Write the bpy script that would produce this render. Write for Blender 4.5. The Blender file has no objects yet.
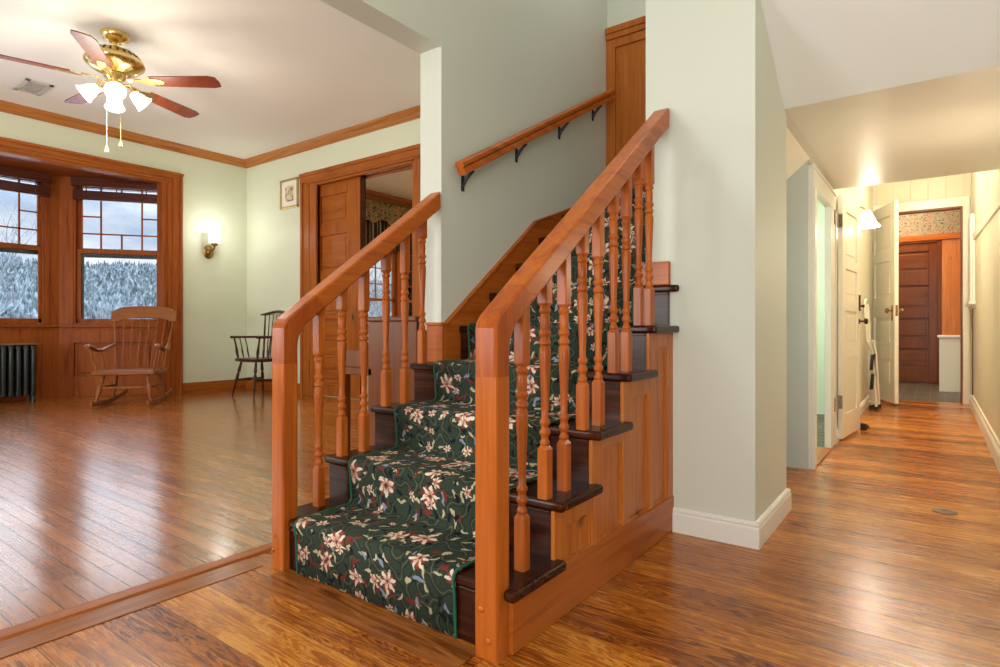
import bpy, bmesh, math, random
from mathutils import Matrix, Vector
random.seed(7)
S = bpy.context.scene
COL = S.collection
PI = math.pi

# ------------------------------------------------------------------ helpers
def lin(c):
    c = c / 255.0
    return c / 12.92 if c <= 0.04045 else ((c + 0.055) / 1.055) ** 2.4
def C(r, g, b): return (lin(r), lin(g), lin(b), 1.0)

class NT:
    def __init__(s, name):
        s.m = bpy.data.materials.new(name); s.m.use_nodes = True
        s.t = s.m.node_tree; s.t.nodes.clear()
        s.out = s.t.nodes.new('ShaderNodeOutputMaterial')
    def n(s, typ, props=None, **ins):
        nd = s.t.nodes.new(typ)
        for k, v in (props or {}).items(): setattr(nd, k, v)
        for k, v in ins.items(): s.set(nd, k, v)
        return nd
    def set(s, nd, k, v):
        if isinstance(k, str) and k.startswith('i') and k[1:].isdigit(): k = int(k[1:])
        sock = nd.inputs[k] if isinstance(k, int) else nd.inputs[k.replace('_', ' ')]
        if isinstance(v, bpy.types.NodeSocket): s.t.links.new(v, sock)
        else: sock.default_value = v
    def math(s, op, a, b=0.0, c=0.0):
        nd = s.n('ShaderNodeMath', {'operation': op}, i0=a, i1=b)
        if op in ('MULTIPLY_ADD', 'SMOOTH_MIN', 'COMPARE'): s.set(nd, 2, c)
        return nd.outputs[0]
    def vmath(s, op, a, b=(0, 0, 0)):
        nd = s.n('ShaderNodeVectorMath', {'operation': op}, i0=a, i1=b); return nd.outputs[0]
    def ramp(s, fac, stops, interp='LINEAR'):
        nd = s.n('ShaderNodeValToRGB', None, Fac=fac); cr = nd.color_ramp; cr.interpolation = interp
        while len(cr.elements) < len(stops): cr.elements.new(0.5)
        for e, (p, c) in zip(cr.elements, stops):
            e.position = p; e.color = c if len(c) == 4 else (*c, 1)
        return nd.outputs[0]
    def mix(s, fac, a, b, blend='MIX'):
        nd = s.n('ShaderNodeMix', {'data_type': 'RGBA', 'blend_type': blend})
        s.set(nd, 0, fac); s.set(nd, 6, a); s.set(nd, 7, b); return nd.outputs[2]
    def maprange(s, v, a, b, c=0.0, d=1.0):
        nd = s.n('ShaderNodeMapRange', None, Value=v)
        nd.inputs[1].default_value = a; nd.inputs[2].default_value = b; nd.inputs[3].default_value = c; nd.inputs[4].default_value = d
        return nd.outputs[0]
    def bsdf(s, **ins):
        b = s.n('ShaderNodeBsdfPrincipled', None, **ins); s.t.links.new(b.outputs[0], s.out.inputs[0]); return b
    def bump(s, h, strength=0.2, dist=0.002):
        return s.n('ShaderNodeBump', None, Height=h, Strength=strength, Distance=dist).outputs[0]
    def tex(s, which='Object'): return s.n('ShaderNodeTexCoord').outputs[which]
    def geo(s): return s.n('ShaderNodeNewGeometry').outputs['Position']

def plain(name, col, rough=0.5, metal=0.0, coat=0.0, spec=0.5, noise=0.0):
    t = NT(name)
    c = col
    if noise:
        nz = t.n('ShaderNodeTexNoise', None, Vector=t.tex(), Scale=6.0, Detail=4.0).outputs[0]
        k = 1 - noise
        c = t.mix(nz, (col[0]*k, col[1]*k, col[2]*k, 1), (min(1, col[0]/k), min(1, col[1]/k), min(1, col[2]/k), 1))
    b = t.bsdf(Base_Color=c, Roughness=rough, Metallic=metal)
    b.inputs['Coat Weight'].default_value = coat; b.inputs['Specular IOR Level'].default_value = spec
    return t.m

def wood(name, dark, mid, light, axis='Z', sc=1.0, rough=0.32, coat=0.08, knots=False, contrast=1.0, spec=0.22):
    t = NT(name)
    ax = 'XYZ'.index(axis)
    m = [9.0 * sc] * 3; m[ax] = 0.7 * sc
    rnd = t.n('ShaderNodeObjectInfo').outputs['Random']
    off = t.n('ShaderNodeCombineXYZ', None, X=t.math('MULTIPLY', rnd, 37.0), Y=t.math('MULTIPLY', rnd, 17.0), Z=t.math('MULTIPLY', rnd, 53.0)).outputs[0]
    co = t.vmath('ADD', t.tex(), off)
    v = t.vmath('MULTIPLY', co, tuple(m))
    n1 = t.n('ShaderNodeTexNoise', None, Vector=v, Scale=1.6, Detail=5.0, Roughness=0.6, Distortion=0.9).outputs[0]
    m2 = [70.0 * sc] * 3; m2[ax] = 2.5 * sc
    n2 = t.n('ShaderNodeTexNoise', None, Vector=t.vmath('MULTIPLY', co, tuple(m2)), Scale=1.0, Detail=3.0).outputs[0]
    rings = t.math('SINE', t.math('MULTIPLY', n1, 30.0))
    f = t.math('ADD', t.math('MULTIPLY', rings, 0.035 * contrast), t.math('ADD', t.math('MULTIPLY', n1, 0.65), t.math('MULTIPLY', n2, 0.35)))
    c = t.ramp(f, [(0.26, dark), (0.5, mid), (0.74, light)])
    if knots:
        vk = t.n('ShaderNodeTexVoronoi', None, Vector=t.vmath('MULTIPLY', co, (5.0, 5.0, 3.0)), Scale=1.0).outputs['Distance']
        k = t.maprange(vk, 0.05, 0.13, 1.0, 0.0)
        c = t.mix(t.math('MULTIPLY', k, 0.75), c, (dark[0]*0.25, dark[1]*0.22, dark[2]*0.2, 1))
    b = t.bsdf(Base_Color=c, Roughness=rough, Normal=t.bump(f, 0.12, 0.002))
    b.inputs['Coat Weight'].default_value = coat; b.inputs['Coat Roughness'].default_value = 0.18; b.inputs['Specular IOR Level'].default_value = spec
    return t.m

class MB:
    def __init__(s, mat=None): s.v = []; s.f = []; s.m = mat or Matrix(); s.uv = None; s.sm = []
    def add(s, vs, fs, smooth=False):
        o = len(s.v); s.v += [s.m @ Vector(p) for p in vs]; s.f += [tuple(i + o for i in f) for f in fs]; s.sm += [smooth] * len(fs)
        return s
    def box(s, x0, x1, y0, y1, z0, z1):
        vs = [(x, y, z) for z in (z0, z1) for y in (y0, y1) for x in (x0, x1)]
        return s.add(vs, [(0,2,3,1),(4,5,7,6),(0,1,5,4),(1,3,7,5),(3,2,6,7),(2,0,4,6)])
    def prism(s, poly, axis, a, b):
        # poly in the two other axes (order: X->(y,z), Y->(x,z), Z->(x,y))
        def P(p, h): return {'X': (h, p[0], p[1]), 'Y': (p[0], h, p[1]), 'Z': (p[0], p[1], h)}[axis]
        n = len(poly)
        vs = [P(p, a) for p in poly] + [P(p, b) for p in poly]
        fs = [tuple(range(n))[::-1], tuple(range(n, 2*n))] + [(i, (i+1) % n, n+(i+1) % n, n+i) for i in range(n)]
        return s.add(vs, fs)
    def lathe(s, prof, base=(0,0,0), axis=(0,0,1), n=16, sx=1.0, sy=1.0):
        # prof: list of (radius, height along axis)
        q = Vector((0,0,1)).rotation_difference(Vector(axis).normalized()).to_matrix()
        vs = []; fs = []
        for r, h in prof:
            for k in range(n):
                a = 2*PI*k/n
                vs.append(Vector(base) + q @ Vector((r*math.cos(a)*sx, r*math.sin(a)*sy, h)))
        for j in range(len(prof)-1):
            for k in range(n):
                fs.append((j*n+k, j*n+(k+1) % n, (j+1)*n+(k+1) % n, (j+1)*n+k))
        fs.append(tuple(range(n))[::-1]); fs.append(tuple(range((len(prof)-1)*n, len(prof)*n)))
        return s.add(vs, fs, True)
    def tube(s, pts, r, n=8, squash=1.0):
        pts = [Vector(p) for p in pts]; m = len(pts)
        rs = r if isinstance(r, (list, tuple)) else [r]*m
        vs = []; fs = []
        t0 = (pts[1]-pts[0]).normalized()
        up = Vector((0,0,1)) if abs(t0.z) < 0.9 else Vector((1,0,0))
        nrm = t0.cross(up).normalized()
        for i, p in enumerate(pts):
            t = (pts[min(i+1, m-1)] - pts[max(i-1, 0)]).normalized()
            nrm = (nrm - t*nrm.dot(t)).normalized(); bi = t.cross(nrm)
            for k in range(n):
                a = 2*PI*k/n
                vs.append(p + nrm*(math.cos(a)*rs[i]) + bi*(math.sin(a)*rs[i]*squash))
        for j in range(m-1):
            for k in range(n): fs.append((j*n+k, j*n+(k+1) % n, (j+1)*n+(k+1) % n, (j+1)*n+k))
        fs.append(tuple(range(n))[::-1]); fs.append(tuple(range((m-1)*n, m*n)))
        return s.add(vs, fs, True)
    def build(s, name, mat, parent=None, bevel=0.0, seg=2, origin=None, label=None, local=False, only=None):
        inv = None
        if parent is not None and not local: inv = wm(parent).inverted()
        vs = [inv @ p if inv else p for p in s.v]
        me = bpy.data.meshes.new(name)
        o = bpy.data.objects.new(name, me)
        if parent is None and origin != 'world':
            if origin is None:
                xs = [p.x for p in vs]; ys = [p.y for p in vs]; zs = [p.z for p in vs]
                origin = Vector(((min(xs)+max(xs))/2, (min(ys)+max(ys))/2, min(zs)))
            origin = Vector(origin); vs = [p - origin for p in vs]; o.location = origin
        me.from_pydata([tuple(p) for p in vs], [], s.f)
        bm = bmesh.new(); bm.from_mesh(me); bmesh.ops.recalc_face_normals(bm, faces=bm.faces); bm.to_mesh(me); bm.free()
        for p, sm in zip(me.polygons, s.sm): p.use_smooth = sm
        if any(s.sm): me.set_sharp_from_angle(angle=math.radians(40))
        me.materials.append(mat)
        COL.objects.link(o)
        if parent is not None: o.parent = parent
        if bevel:
            b = o.modifiers.new('bevel', 'BEVEL'); b.width = bevel; b.segments = seg; b.limit_method = 'ANGLE'; b.angle_limit = math.radians(40)
            if only:
                at = me.attributes.new('bevel_weight_edge', 'FLOAT', 'EDGE')
                for e in me.edges: at.data[e.index].value = 1.0 if only(s.v[e.vertices[0]], s.v[e.vertices[1]]) else 0.0
                b.limit_method = 'WEIGHT'
        if label: o['label'] = label
        return o

def wm(o):
    m = Matrix.LocRotScale(o.location, o.rotation_euler, o.scale)
    return wm(o.parent) @ m if o.parent else m
def tag(o, label=None, cat=None, group=None, kind=None):
    if label: o['label'] = label
    if cat: o['category'] = cat
    if group: o['group'] = group
    if kind: o['kind'] = kind
    return o
def thing(name, label, cat, loc=(0,0,0), rz=0.0, group=None, kind=None):
    o = bpy.data.objects.new(name, None); COL.objects.link(o)
    o.empty_display_size = 0.05
    o.location = loc; o.rotation_euler = (0, 0, rz)
    return tag(o, label, cat, group, kind)
def struct(o): o['kind'] = 'structure'; return o
def dup(o, loc, parent=None):
    c = o.copy(); COL.objects.link(c); c.location = loc
    if parent: c.parent = parent
    for ch in list(o.children):
        k = ch.copy(); COL.objects.link(k); k.parent = c
    return c

# ------------------------------------------------------------------ materials
def paint(name, col, rough=0.5, var=0.03):
    t = NT(name)
    nz = t.n('ShaderNodeTexNoise', None, Vector=t.geo(), Scale=1.3, Detail=3.0).outputs[0]
    c = t.mix(nz, tuple(x*(1-var) for x in col[:3])+(1,), tuple(min(1, x*(1+var)) for x in col[:3])+(1,))
    fine = t.n('ShaderNodeTexNoise', None, Vector=t.geo(), Scale=90.0, Detail=2.0).outputs[0]
    t.bsdf(Base_Color=c, Roughness=rough, Normal=t.bump(fine, 0.04, 0.002))
    return t.m
M = {}
M['sage'] = paint('sage_wall_paint', C(212, 217, 204), 0.55)
M['sage2'] = paint('parlor_sage_paint', C(218, 224, 200), 0.55)
M['hallpaint'] = paint('cream_hall_paint', C(224, 219, 198), 0.32)
M['blue'] = paint('grey_green_paint', C(196, 208, 206), 0.5)
M['white'] = paint('white_trim_paint', C(233, 232, 226), 0.35, 0.01)
M['white2'] = paint('white_slope_paint', C(240, 243, 241), 0.5)
M['ivory'] = paint('ivory_gloss_paint', C(236, 231, 214), 0.3, 0.02)
M['ceil'] = paint('ceiling_paint', C(238, 236, 230), 0.6)
M['softceil'] = paint('gloss_soffit_paint', C(228, 222, 206), 0.38)
M['mint'] = paint('pale_green_paint', C(208, 226, 200), 0.5)

OR = (C(132, 60, 14), C(176, 90, 26), C(200, 118, 44))
for a in 'XYZ':
    M['oak' + a] = wood('stair_oak_' + a, *OR, axis=a, rough=0.32, coat=0.12)
    M['case' + a] = wood('casing_wood_' + a, C(118, 58, 16), C(160, 88, 30), C(184, 112, 48), axis=a, rough=0.38, coat=0.1)
    M['crown' + a] = wood('crown_wood_' + a, C(140, 84, 36), C(178, 116, 58), C(196, 138, 78), axis=a, rough=0.38, coat=0.1)
    M['bay' + a] = wood('bay_wood_' + a, C(112, 52, 18), C(150, 78, 30), C(172, 98, 44), axis=a, rough=0.42, coat=0.0, spec=0.14)
    M['tread' + a] = wood('dark_tread_' + a, C(24, 8, 2), C(50, 20, 7), C(92, 42, 18), axis=a, rough=0.24, coat=0.0, spec=0.2)
M['pine'] = wood('knotty_pine', C(150, 78, 26), C(182, 104, 40), C(200, 126, 58), axis='Z', knots=True, coat=0.1)
M['pineY'] = wood('pine_rail', C(132, 66, 20), C(168, 90, 30), C(190, 112, 46), axis='Y', coat=0.05)
M['pinedoor'] = wood('pine_door_wood', C(146, 76, 24), C(178, 102, 40), C(196, 122, 54), axis='Z', knots=True)
M['rockwood'] = wood('rocking_chair_wood', C(102, 54, 28), C(144, 86, 50), C(174, 116, 74), axis='Z', rough=0.36, coat=0.0, spec=0.2)
M['rockwoodX'] = wood('rocking_chair_crest_wood', C(98, 54, 26), C(138, 84, 46), C(166, 108, 64), axis='X', rough=0.36, coat=0.0, spec=0.2)
M['darkchair'] = wood('dark_chair_wood', C(44, 22, 14), C(72, 38, 24), C(100, 58, 38), axis='Z', rough=0.3)
M['piano'] = wood('walnut_piano_wood', C(84, 42, 16), C(114, 62, 26), C(134, 78, 36), axis='Z', rough=0.36, coat=0.05)
M['mahog'] = wood('mahogany_door_wood', C(88, 44, 20), C(118, 62, 30), C(140, 78, 40), axis='Z', rough=0.3, coat=0.1)
M['mahogX'] = wood('mahogany_rail_wood', C(88, 44, 20), C(118, 62, 30), C(140, 78, 40), axis='X', rough=0.3, coat=0.1)
M['blindwood'] = wood('blind_wood', C(58, 26, 16), C(88, 42, 26), C(112, 58, 38), axis='X', rough=0.3)
M['blade'] = wood('fan_blade_wood', C(84, 34, 16), C(112, 50, 24), C(132, 66, 36), axis='X', rough=0.35, coat=0.1)
M['brass'] = plain('polished_brass', C(226, 200, 132), 0.24, 1.0)
M['oldbrass'] = plain('aged_brass', C(150, 120, 66), 0.3, 1.0)
M['nickel'] = plain('worn_nickel', C(150, 140, 122), 0.32, 1.0)
M['black'] = plain('black_iron', C(22, 20, 20), 0.4)
M['rad'] = plain('dark_radiator_paint', C(36, 42, 42), 0.4, 0.0, 0.1)
M['rubber'] = plain('black_rubber', C(24, 22, 22), 0.6)
M['tubewhite'] = plain('white_enamel', C(226, 222, 206), 0.3)
M['ivorykey'] = plain('ivory_keys', C(232, 228, 214), 0.3)
M['bronze'] = plain('dark_bronze', C(86, 62, 44), 0.35, 0.8)
M['vent'] = plain('vent_grey_paint', C(196, 194, 186), 0.5)
M['gold'] = plain('gold_frame_leaf', C(196, 172, 110), 0.35, 0.7)

def glass(name):
    t = NT(name)
    fr = t.n('ShaderNodeFresnel', None, IOR=1.45).outputs[0]
    tr = t.n('ShaderNodeBsdfTransparent', None, Color=(0.96, 0.98, 0.98, 1)).outputs[0]
    gl = t.n('ShaderNodeBsdfGlossy', None, Roughness=0.02).outputs[0]
    mx = t.n('ShaderNodeMixShader', None, i0=fr, i1=tr, i2=gl)
    t.t.links.new(mx.outputs[0], t.out.inputs[0]); return t.m
M['glass'] = glass('window_glass')
def emis(name, col, st):
    t = NT(name); t.bsdf(Base_Color=(0.9, 0.9, 0.88, 1), Roughness=0.3, Emission_Color=col, Emission_Strength=st); return t.m
M['shade_fan'] = emis('lit_frosted_glass', (1.0, 0.93, 0.8, 1), 0.75)
M['bulb'] = emis('lit_bulb', (1.0, 0.92, 0.78, 1), 9.0)
M['shade_sconce'] = emis('lit_white_glass', (1.0, 0.97, 0.9, 1), 0.9)
M['shade_hall'] = emis('lit_hall_glass', (1.0, 0.85, 0.6, 1), 7.0)
M['ceil_lamp'] = emis('lit_opal_glass', (1.0, 0.93, 0.82, 1), 2.0)

def floor_mat(name, stops, row, length, axis='X', rough=0.2, gap=0.004, gapcol=(0.03, 0.012, 0.005, 1), grain=1.0, coat=0.0):
    t = NT(name)
    p = t.geo()
    sp = t.n('ShaderNodeSeparateXYZ', None, Vector=p)
    a, b = (sp.outputs[0], sp.outputs[1]) if axis == 'X' else (sp.outputs[1], sp.outputs[0])
    v = t.n('ShaderNodeCombineXYZ', None, X=t.math('ADD', a, 50.0), Y=t.math('ADD', b, 50.0), Z=0.0).outputs[0]
    br = t.n('ShaderNodeTexBrick', {'offset': 0.37, 'offset_frequency': 2}, Vector=v, Color1=(0,0,0,1), Color2=(1,1,1,1), Mortar=(0.5,0.5,0.5,1),
             Scale=1.0, Mortar_Size=gap, Mortar_Smooth=0.15, Bias=0.0, Brick_Width=length, Row_Height=row)
    rid = t.n('ShaderNodeSeparateColor', None, Color=br.outputs[0]).outputs[0]
    rowi = t.math('FLOOR', t.math('DIVIDE', t.math('ADD', b, 50.0), row))
    wn = t.n('ShaderNodeTexWhiteNoise', {'noise_dimensions': '1D'}, W=t.math('ADD', rowi, t.math('MULTIPLY', rid, 31.7))).outputs[0]
    g = t.n('ShaderNodeCombineXYZ', None, X=t.math('MULTIPLY', a, 1.6), Y=t.math('MULTIPLY', b, 13.0), Z=t.math('MULTIPLY', wn, 40.0)).outputs[0]
    n1 = t.n('ShaderNodeTexNoise', None, Vector=g, Scale=1.3, Detail=5.0, Roughness=0.62, Distortion=1.2).outputs[0]
    rings = t.math('SINE', t.math('MULTIPLY', n1, 55.0))
    g2 = t.n('ShaderNodeCombineXYZ', None, X=t.math('MULTIPLY', a, 5.0), Y=t.math('MULTIPLY', b, 160.0), Z=wn).outputs[0]
    n2 = t.n('ShaderNodeTexNoise', None, Vector=g2, Scale=1.0, Detail=2.0).outputs[0]
    big = t.n('ShaderNodeTexNoise', None, Vector=p, Scale=1.1, Detail=2.0).outputs[0]
    f = t.math('ADD', t.math('MULTIPLY', wn, 0.22), t.math('ADD', t.math('MULTIPLY', n1, 0.42), t.math('ADD', t.math('MULTIPLY', n2, 0.2), t.math('MULTIPLY', big, 0.2))))
    f = t.math('ADD', f, t.math('MULTIPLY', rings, 0.07 * grain))
    c = t.ramp(f, stops)
    c = t.mix(t.math('MULTIPLY', br.outputs['Fac'], 0.85), c, gapcol)
    h = t.math('SUBTRACT', t.math('MULTIPLY', n1, 0.25), br.outputs['Fac'])
    wav = t.n('ShaderNodeTexNoise', None, Vector=t.vmath('MULTIPLY', p, (1.2, 9.0, 1.0) if axis == 'X' else (9.0, 1.2, 1.0)), Scale=1.0, Detail=1.0).outputs[0]
    bm = t.bump(h, 0.25, 0.003)
    bm2 = t.n('ShaderNodeBump', None, Height=wav, Strength=0.35, Distance=0.004, Normal=bm).outputs[0]
    rg = t.math('ADD', rough, t.math('MULTIPLY', n2, 0.12))
    b_ = t.bsdf(Base_Color=c, Roughness=rg, Normal=bm2)
    b_.inputs['Coat Weight'].default_value = coat; b_.inputs['Coat Roughness'].default_value = 0.16; t.set(b_, 'Coat Normal', bm2)
    return t.m
M['floor'] = floor_mat('amber_plank_floor', [(0.30, C(92, 40, 7)), (0.44, C(146, 77, 16)), (0.56, C(178, 104, 28)), (0.72, C(210, 144, 58))], 0.155, 3.6, rough=0.2, gap=0.0011, grain=1.5)
M['floor2'] = floor_mat('narrow_strip_floor', [(0.30, C(114, 60, 18)), (0.48, C(156, 92, 34)), (0.62, C(180, 112, 48)), (0.78, C(200, 136, 72))], 0.062, 1.3, rough=0.2, gap=0.0024, grain=0.7, coat=0.65)
def slate():
    t = NT('slate_tile_floor')
    p = t.vmath('ADD', t.geo(), (50, 50, 0))
    br = t.n('ShaderNodeTexBrick', {'offset': 0.5}, Vector=p, Color1=C(44, 38, 32), Color2=C(92, 80, 62), Mortar=C(150, 138, 114), Scale=1.0, Mortar_Size=0.008, Brick_Width=0.3, Row_Height=0.15)
    nz = t.n('ShaderNodeTexNoise', None, Vector=p, Scale=9.0, Detail=4.0).outputs[0]
    t.bsdf(Base_Color=t.mix(0.35, br.outputs[0], t.ramp(nz, [(0.3, C(46, 40, 33)), (0.7, C(100, 86, 68))])), Roughness=0.45)
    return t.m
M['slate'] = slate()

def floral(name, bg, scale=7.5, strip=None, UV=True, pal=None, vec=None, rough=0.95, axes=None):
    t = NT(name)
    uv = t.tex('UV') if UV else t.geo()
    if axes:
        sp = t.n('ShaderNodeSeparateXYZ', None, Vector=uv); uv = t.n('ShaderNodeCombineXYZ', None, X=sp.outputs[axes[0]], Y=sp.outputs[axes[1]], Z=0.0).outputs[0]
    pal = pal or dict(bg2=C(62, 76, 62), vine=C(120, 120, 92), leaf=C(196, 186, 150), blue=C(138, 152, 176), dark=C(28, 32, 42), cream=C(230, 220, 200), red=C(122, 54, 44), core=C(176, 100, 78))
    fine = t.n('ShaderNodeTexNoise', None, Vector=uv, Scale=260.0, Detail=2.0).outputs[0]
    base = t.mix(fine, bg, pal['bg2'])
    warp = t.n('ShaderNodeTexNoise', None, Vector=uv, Scale=26.0, Detail=3.0).outputs['Color']
    wuv = t.vmath('ADD', uv, t.vmath('MULTIPLY', t.vmath('SUBTRACT', warp, (0.5, 0.5, 0.5)), (0.045, 0.045, 0.0)))
    # scrolling vines: thin bands round a noise contour
    nv = t.n('ShaderNodeTexNoise', {'noise_dimensions': '2D'}, Vector=uv, Scale=scale*1.9, Detail=0.0).outputs[0]
    for lo, colr in ((0.47, pal['vine']), (0.58, pal['dark']), (0.38, pal['dark'])):
        d = t.math('ABSOLUTE', t.math('SUBTRACT', nv, lo))
        base = t.mix(t.maprange(d, 0.008, 0.016, 0.8, 0.0), base, colr)
    def cellsplit(sc, seed):
        v = t.vmath('ADD', wuv, (seed, seed*0.7, 0))
        vo = t.n('ShaderNodeTexVoronoi', {'voronoi_dimensions': '2D'}, Vector=v, Scale=sc, Randomness=0.85)
        dl = t.vmath('SUBTRACT', v, vo.outputs['Position'])
        sx = t.n('ShaderNodeSeparateXYZ', None, Vector=dl)
        rc = t.n('ShaderNodeSeparateColor', None, Color=vo.outputs['Color'])
        return sx.outputs[0], sx.outputs[1], rc.outputs
    # leaves: rotated ellipses
    for sc, seed, lx, ly, colr, th in ((scale*2.1, 3.3, 0.019, 0.0065, pal['leaf'], 0.45), (scale*1.9, 9.1, 0.021, 0.008, pal['dark'], 0.35), (scale*1.5, 5.7, 0.024, 0.008, pal['blue'], 0.72), (scale*1.7, 15.2, 0.022, 0.0085, pal['red'], 0.6)):
        k = 7.5/scale
        x, y, rc = cellsplit(sc, seed)
        an = t.math('MULTIPLY', rc[0], 6.283)
        cs, sn = t.math('COSINE', an), t.math('SINE', an)
        xr = t.math('ADD', t.math('MULTIPLY', x, cs), t.math('MULTIPLY', y, sn))
        yr = t.math('SUBTRACT', t.math('MULTIPLY', y, cs), t.math('MULTIPLY', x, sn))
        yr = t.math('ADD', yr, t.math('MULTIPLY', t.math('MULTIPLY', xr, xr), 14.0/k))
        e = t.math('ADD', t.math('POWER', t.math('ABSOLUTE', t.math('DIVIDE', xr, lx*k)), 2.0), t.math('POWER', t.math('ABSOLUTE', t.math('DIVIDE', yr, ly*k)), 2.0))
        msk = t.math('MULTIPLY', t.maprange(e, 0.75, 1.1, 1.0, 0.0), t.math('GREATER_THAN', rc[1], th))
        base = t.mix(msk, base, colr)
    # flowers: layered petals
    for sc, seed, R, th in ((scale, 0.0, 0.054, 0.52), (scale*1.6, 21.0, 0.028, 0.70)):
        k = 7.5/scale
        x, y, rc = cellsplit(sc, seed)
        r = t.math('SQRT', t.math('ADD', t.math('MULTIPLY', x, x), t.math('MULTIPLY', y, y)))
        an = t.math('ADD', t.math('ARCTAN2', y, x), t.math('MULTIPLY', rc[0], 6.283))
        rr = t.math('DIVIDE', r, t.math('MULTIPLY', t.math('ADD', 0.75, t.math('MULTIPLY', rc[2], 0.4)), R*k))
        on = t.math('GREATER_THAN', rc[1], th)
        p1 = t.math('ADD', 0.18, t.math('MULTIPLY', t.math('POWER', t.math('ABSOLUTE', t.math('COSINE', t.math('MULTIPLY', an, 3.0))), 1.6), 0.82))
        p2 = t.math('ADD', 0.14, t.math('MULTIPLY', t.math('POWER', t.math('ABSOLUTE', t.math('SINE', t.math('MULTIPLY', an, 3.0))), 1.5), 0.72))
        back = t.math('MULTIPLY', on, t.maprange(t.math('SUBTRACT', rr, p2), 0.0, 0.06, 1.0, 0.0))
        base = t.mix(back, base, t.mix(t.maprange(rr, 0.2, 0.8), pal['core'], pal['red']))
        top = t.math('MULTIPLY', on, t.maprange(t.math('SUBTRACT', t.math('MULTIPLY', rr, 1.12), p1), 0.0, 0.06, 1.0, 0.0))
        base = t.mix(top, base, t.mix(t.maprange(rr, 0.08, 0.55), pal['core'], pal['cream']))
        base = t.mix(t.math('MULTIPLY', on, t.maprange(rr, 0.12, 0.18, 1.0, 0.0)), base, pal['red'])
    b = t.bsdf(Base_Color=base, Roughness=rough, Normal=t.bump(fine, 0.5, 0.002))
    b.inputs['Specular IOR Level'].default_value = 0.15
    return t.m
M['carpet'] = floral('green_floral_carpet', C(46, 56, 47), 9.0)
M['binding'] = plain('green_carpet_binding', C(20, 92, 66), 0.8)
PALW = dict(bg2=C(172, 154, 122), vine=C(150, 150, 110), leaf=C(120, 134, 92), blue=C(150, 132, 110), dark=C(108, 92, 74), cream=C(200, 160, 136), red=C(150, 96, 78), core=C(184, 138, 108))
M['wallpaper'] = floral('floral_wallpaper', C(184, 166, 132), 10.0, UV=False, pal=PALW, rough=0.7, axes=(0, 2))
PALV = dict(bg2=C(128, 108, 74), vine=C(92, 74, 46), leaf=C(172, 156, 112), blue=C(120, 92, 66), dark=C(70, 54, 36), cream=C(176, 150, 104), red=C(104, 66, 42), core=C(140, 102, 66))
M['valance'] = floral('floral_valance_cloth', C(148, 128, 90), 6.0, UV=False, pal=PALV, axes=(1, 2))
def stripes():
    t = NT('striped_curtain_cloth')
    sp = t.n('ShaderNodeSeparateXYZ', None, Vector=t.geo())
    w = t.math('FRACT', t.math('MULTIPLY', sp.outputs[1], 6.0))
    c = t.ramp(w, [(0.0, C(28, 20, 20)), (0.3, C(128, 88, 56)), (0.5, C(46, 34, 30)), (0.72, C(156, 118, 78)), (0.86, C(60, 30, 24))], 'CONSTANT')
    t.bsdf(Base_Color=c, Roughness=0.9); return t.m
M['stripes'] = stripes()
def paneling():
    t = NT('painted_board_panelling')
    sp = t.n('ShaderNodeSeparateXYZ', None, Vector=t.geo())
    fx = t.math('FRACT', t.math('MULTIPLY', t.math('ADD', sp.outputs[0], sp.outputs[1]), 6.0))
    g = t.maprange(t.math('ABSOLUTE', t.math('SUBTRACT', fx, 0.5)), 0.46, 0.5, 0.0, 1.0)
    t.bsdf(Base_Color=t.mix(t.math('MULTIPLY', g, 0.25), C(224, 216, 188), C(176, 164, 130)), Roughness=0.4, Normal=t.bump(t.math('SUBTRACT', 1.0, g), 0.5, 0.004)); return t.m
M['boards'] = paneling()

for a in 'XY': M['board'+a] = wood('worn_floor_board_'+a, C(96, 48, 16), C(144, 84, 36), C(176, 112, 58), axis=a, rough=0.24, contrast=3.0)
# ------------------------------------------------------------------ room shell
W = lambda name, m, *bx: struct(sum_boxes(bx).build(name, m, origin='world'))
def sum_boxes(bx):
    b = MB()
    for q in bx: b.box(*q)
    return b
CZ = 3.19
struct(MB().box(-2.035, 2.0, -2.0, 4.0, -0.1, 0).box(-0.612, 0.6, 4.0, 8.45, -0.1, 0).build('floor', M['floor'], origin='world'))
struct(MB().box(-8.9, -2.035, -2.0, 4.64, -0.1, 0).build('floor_parlor', M['floor2'], origin='world'))
struct(MB().box(-8.0, -2.2, 4.64, 9.6, -0.1, 0).build('floor_dining', M['floor2'], origin='world'))
struct(MB().box(-1.6, 0.7, 8.45, 11.4, -0.1, 0).build('floor_mudroom', M['slate'], origin='world'))
struct(MB().box(-2.6, -0.6, 4.06, 6.6, -0.09, -0.004).build('floor_bathroom', M['slate'], origin='world'))
# threshold strip between the two floors and the board beside it
struct(MB().prism([(-2.105, 0.0), (-2.098, 0.008), (-2.045, 0.008), (-2.035, 0.0)], 'Y', -2.0, 2.05).build('trim_1', M['caseY'], origin='world'))
struct(MB().box(-2.035, -1.93, -2.0, 1.19, 0, 0.0025).build('trim_2', M['boardY'], origin='world'))
struct(MB().box(-1.83, -0.96, 1.10, 1.215, 0, 0.003).build('trim_3', M['boardX'], origin='world'))
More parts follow.
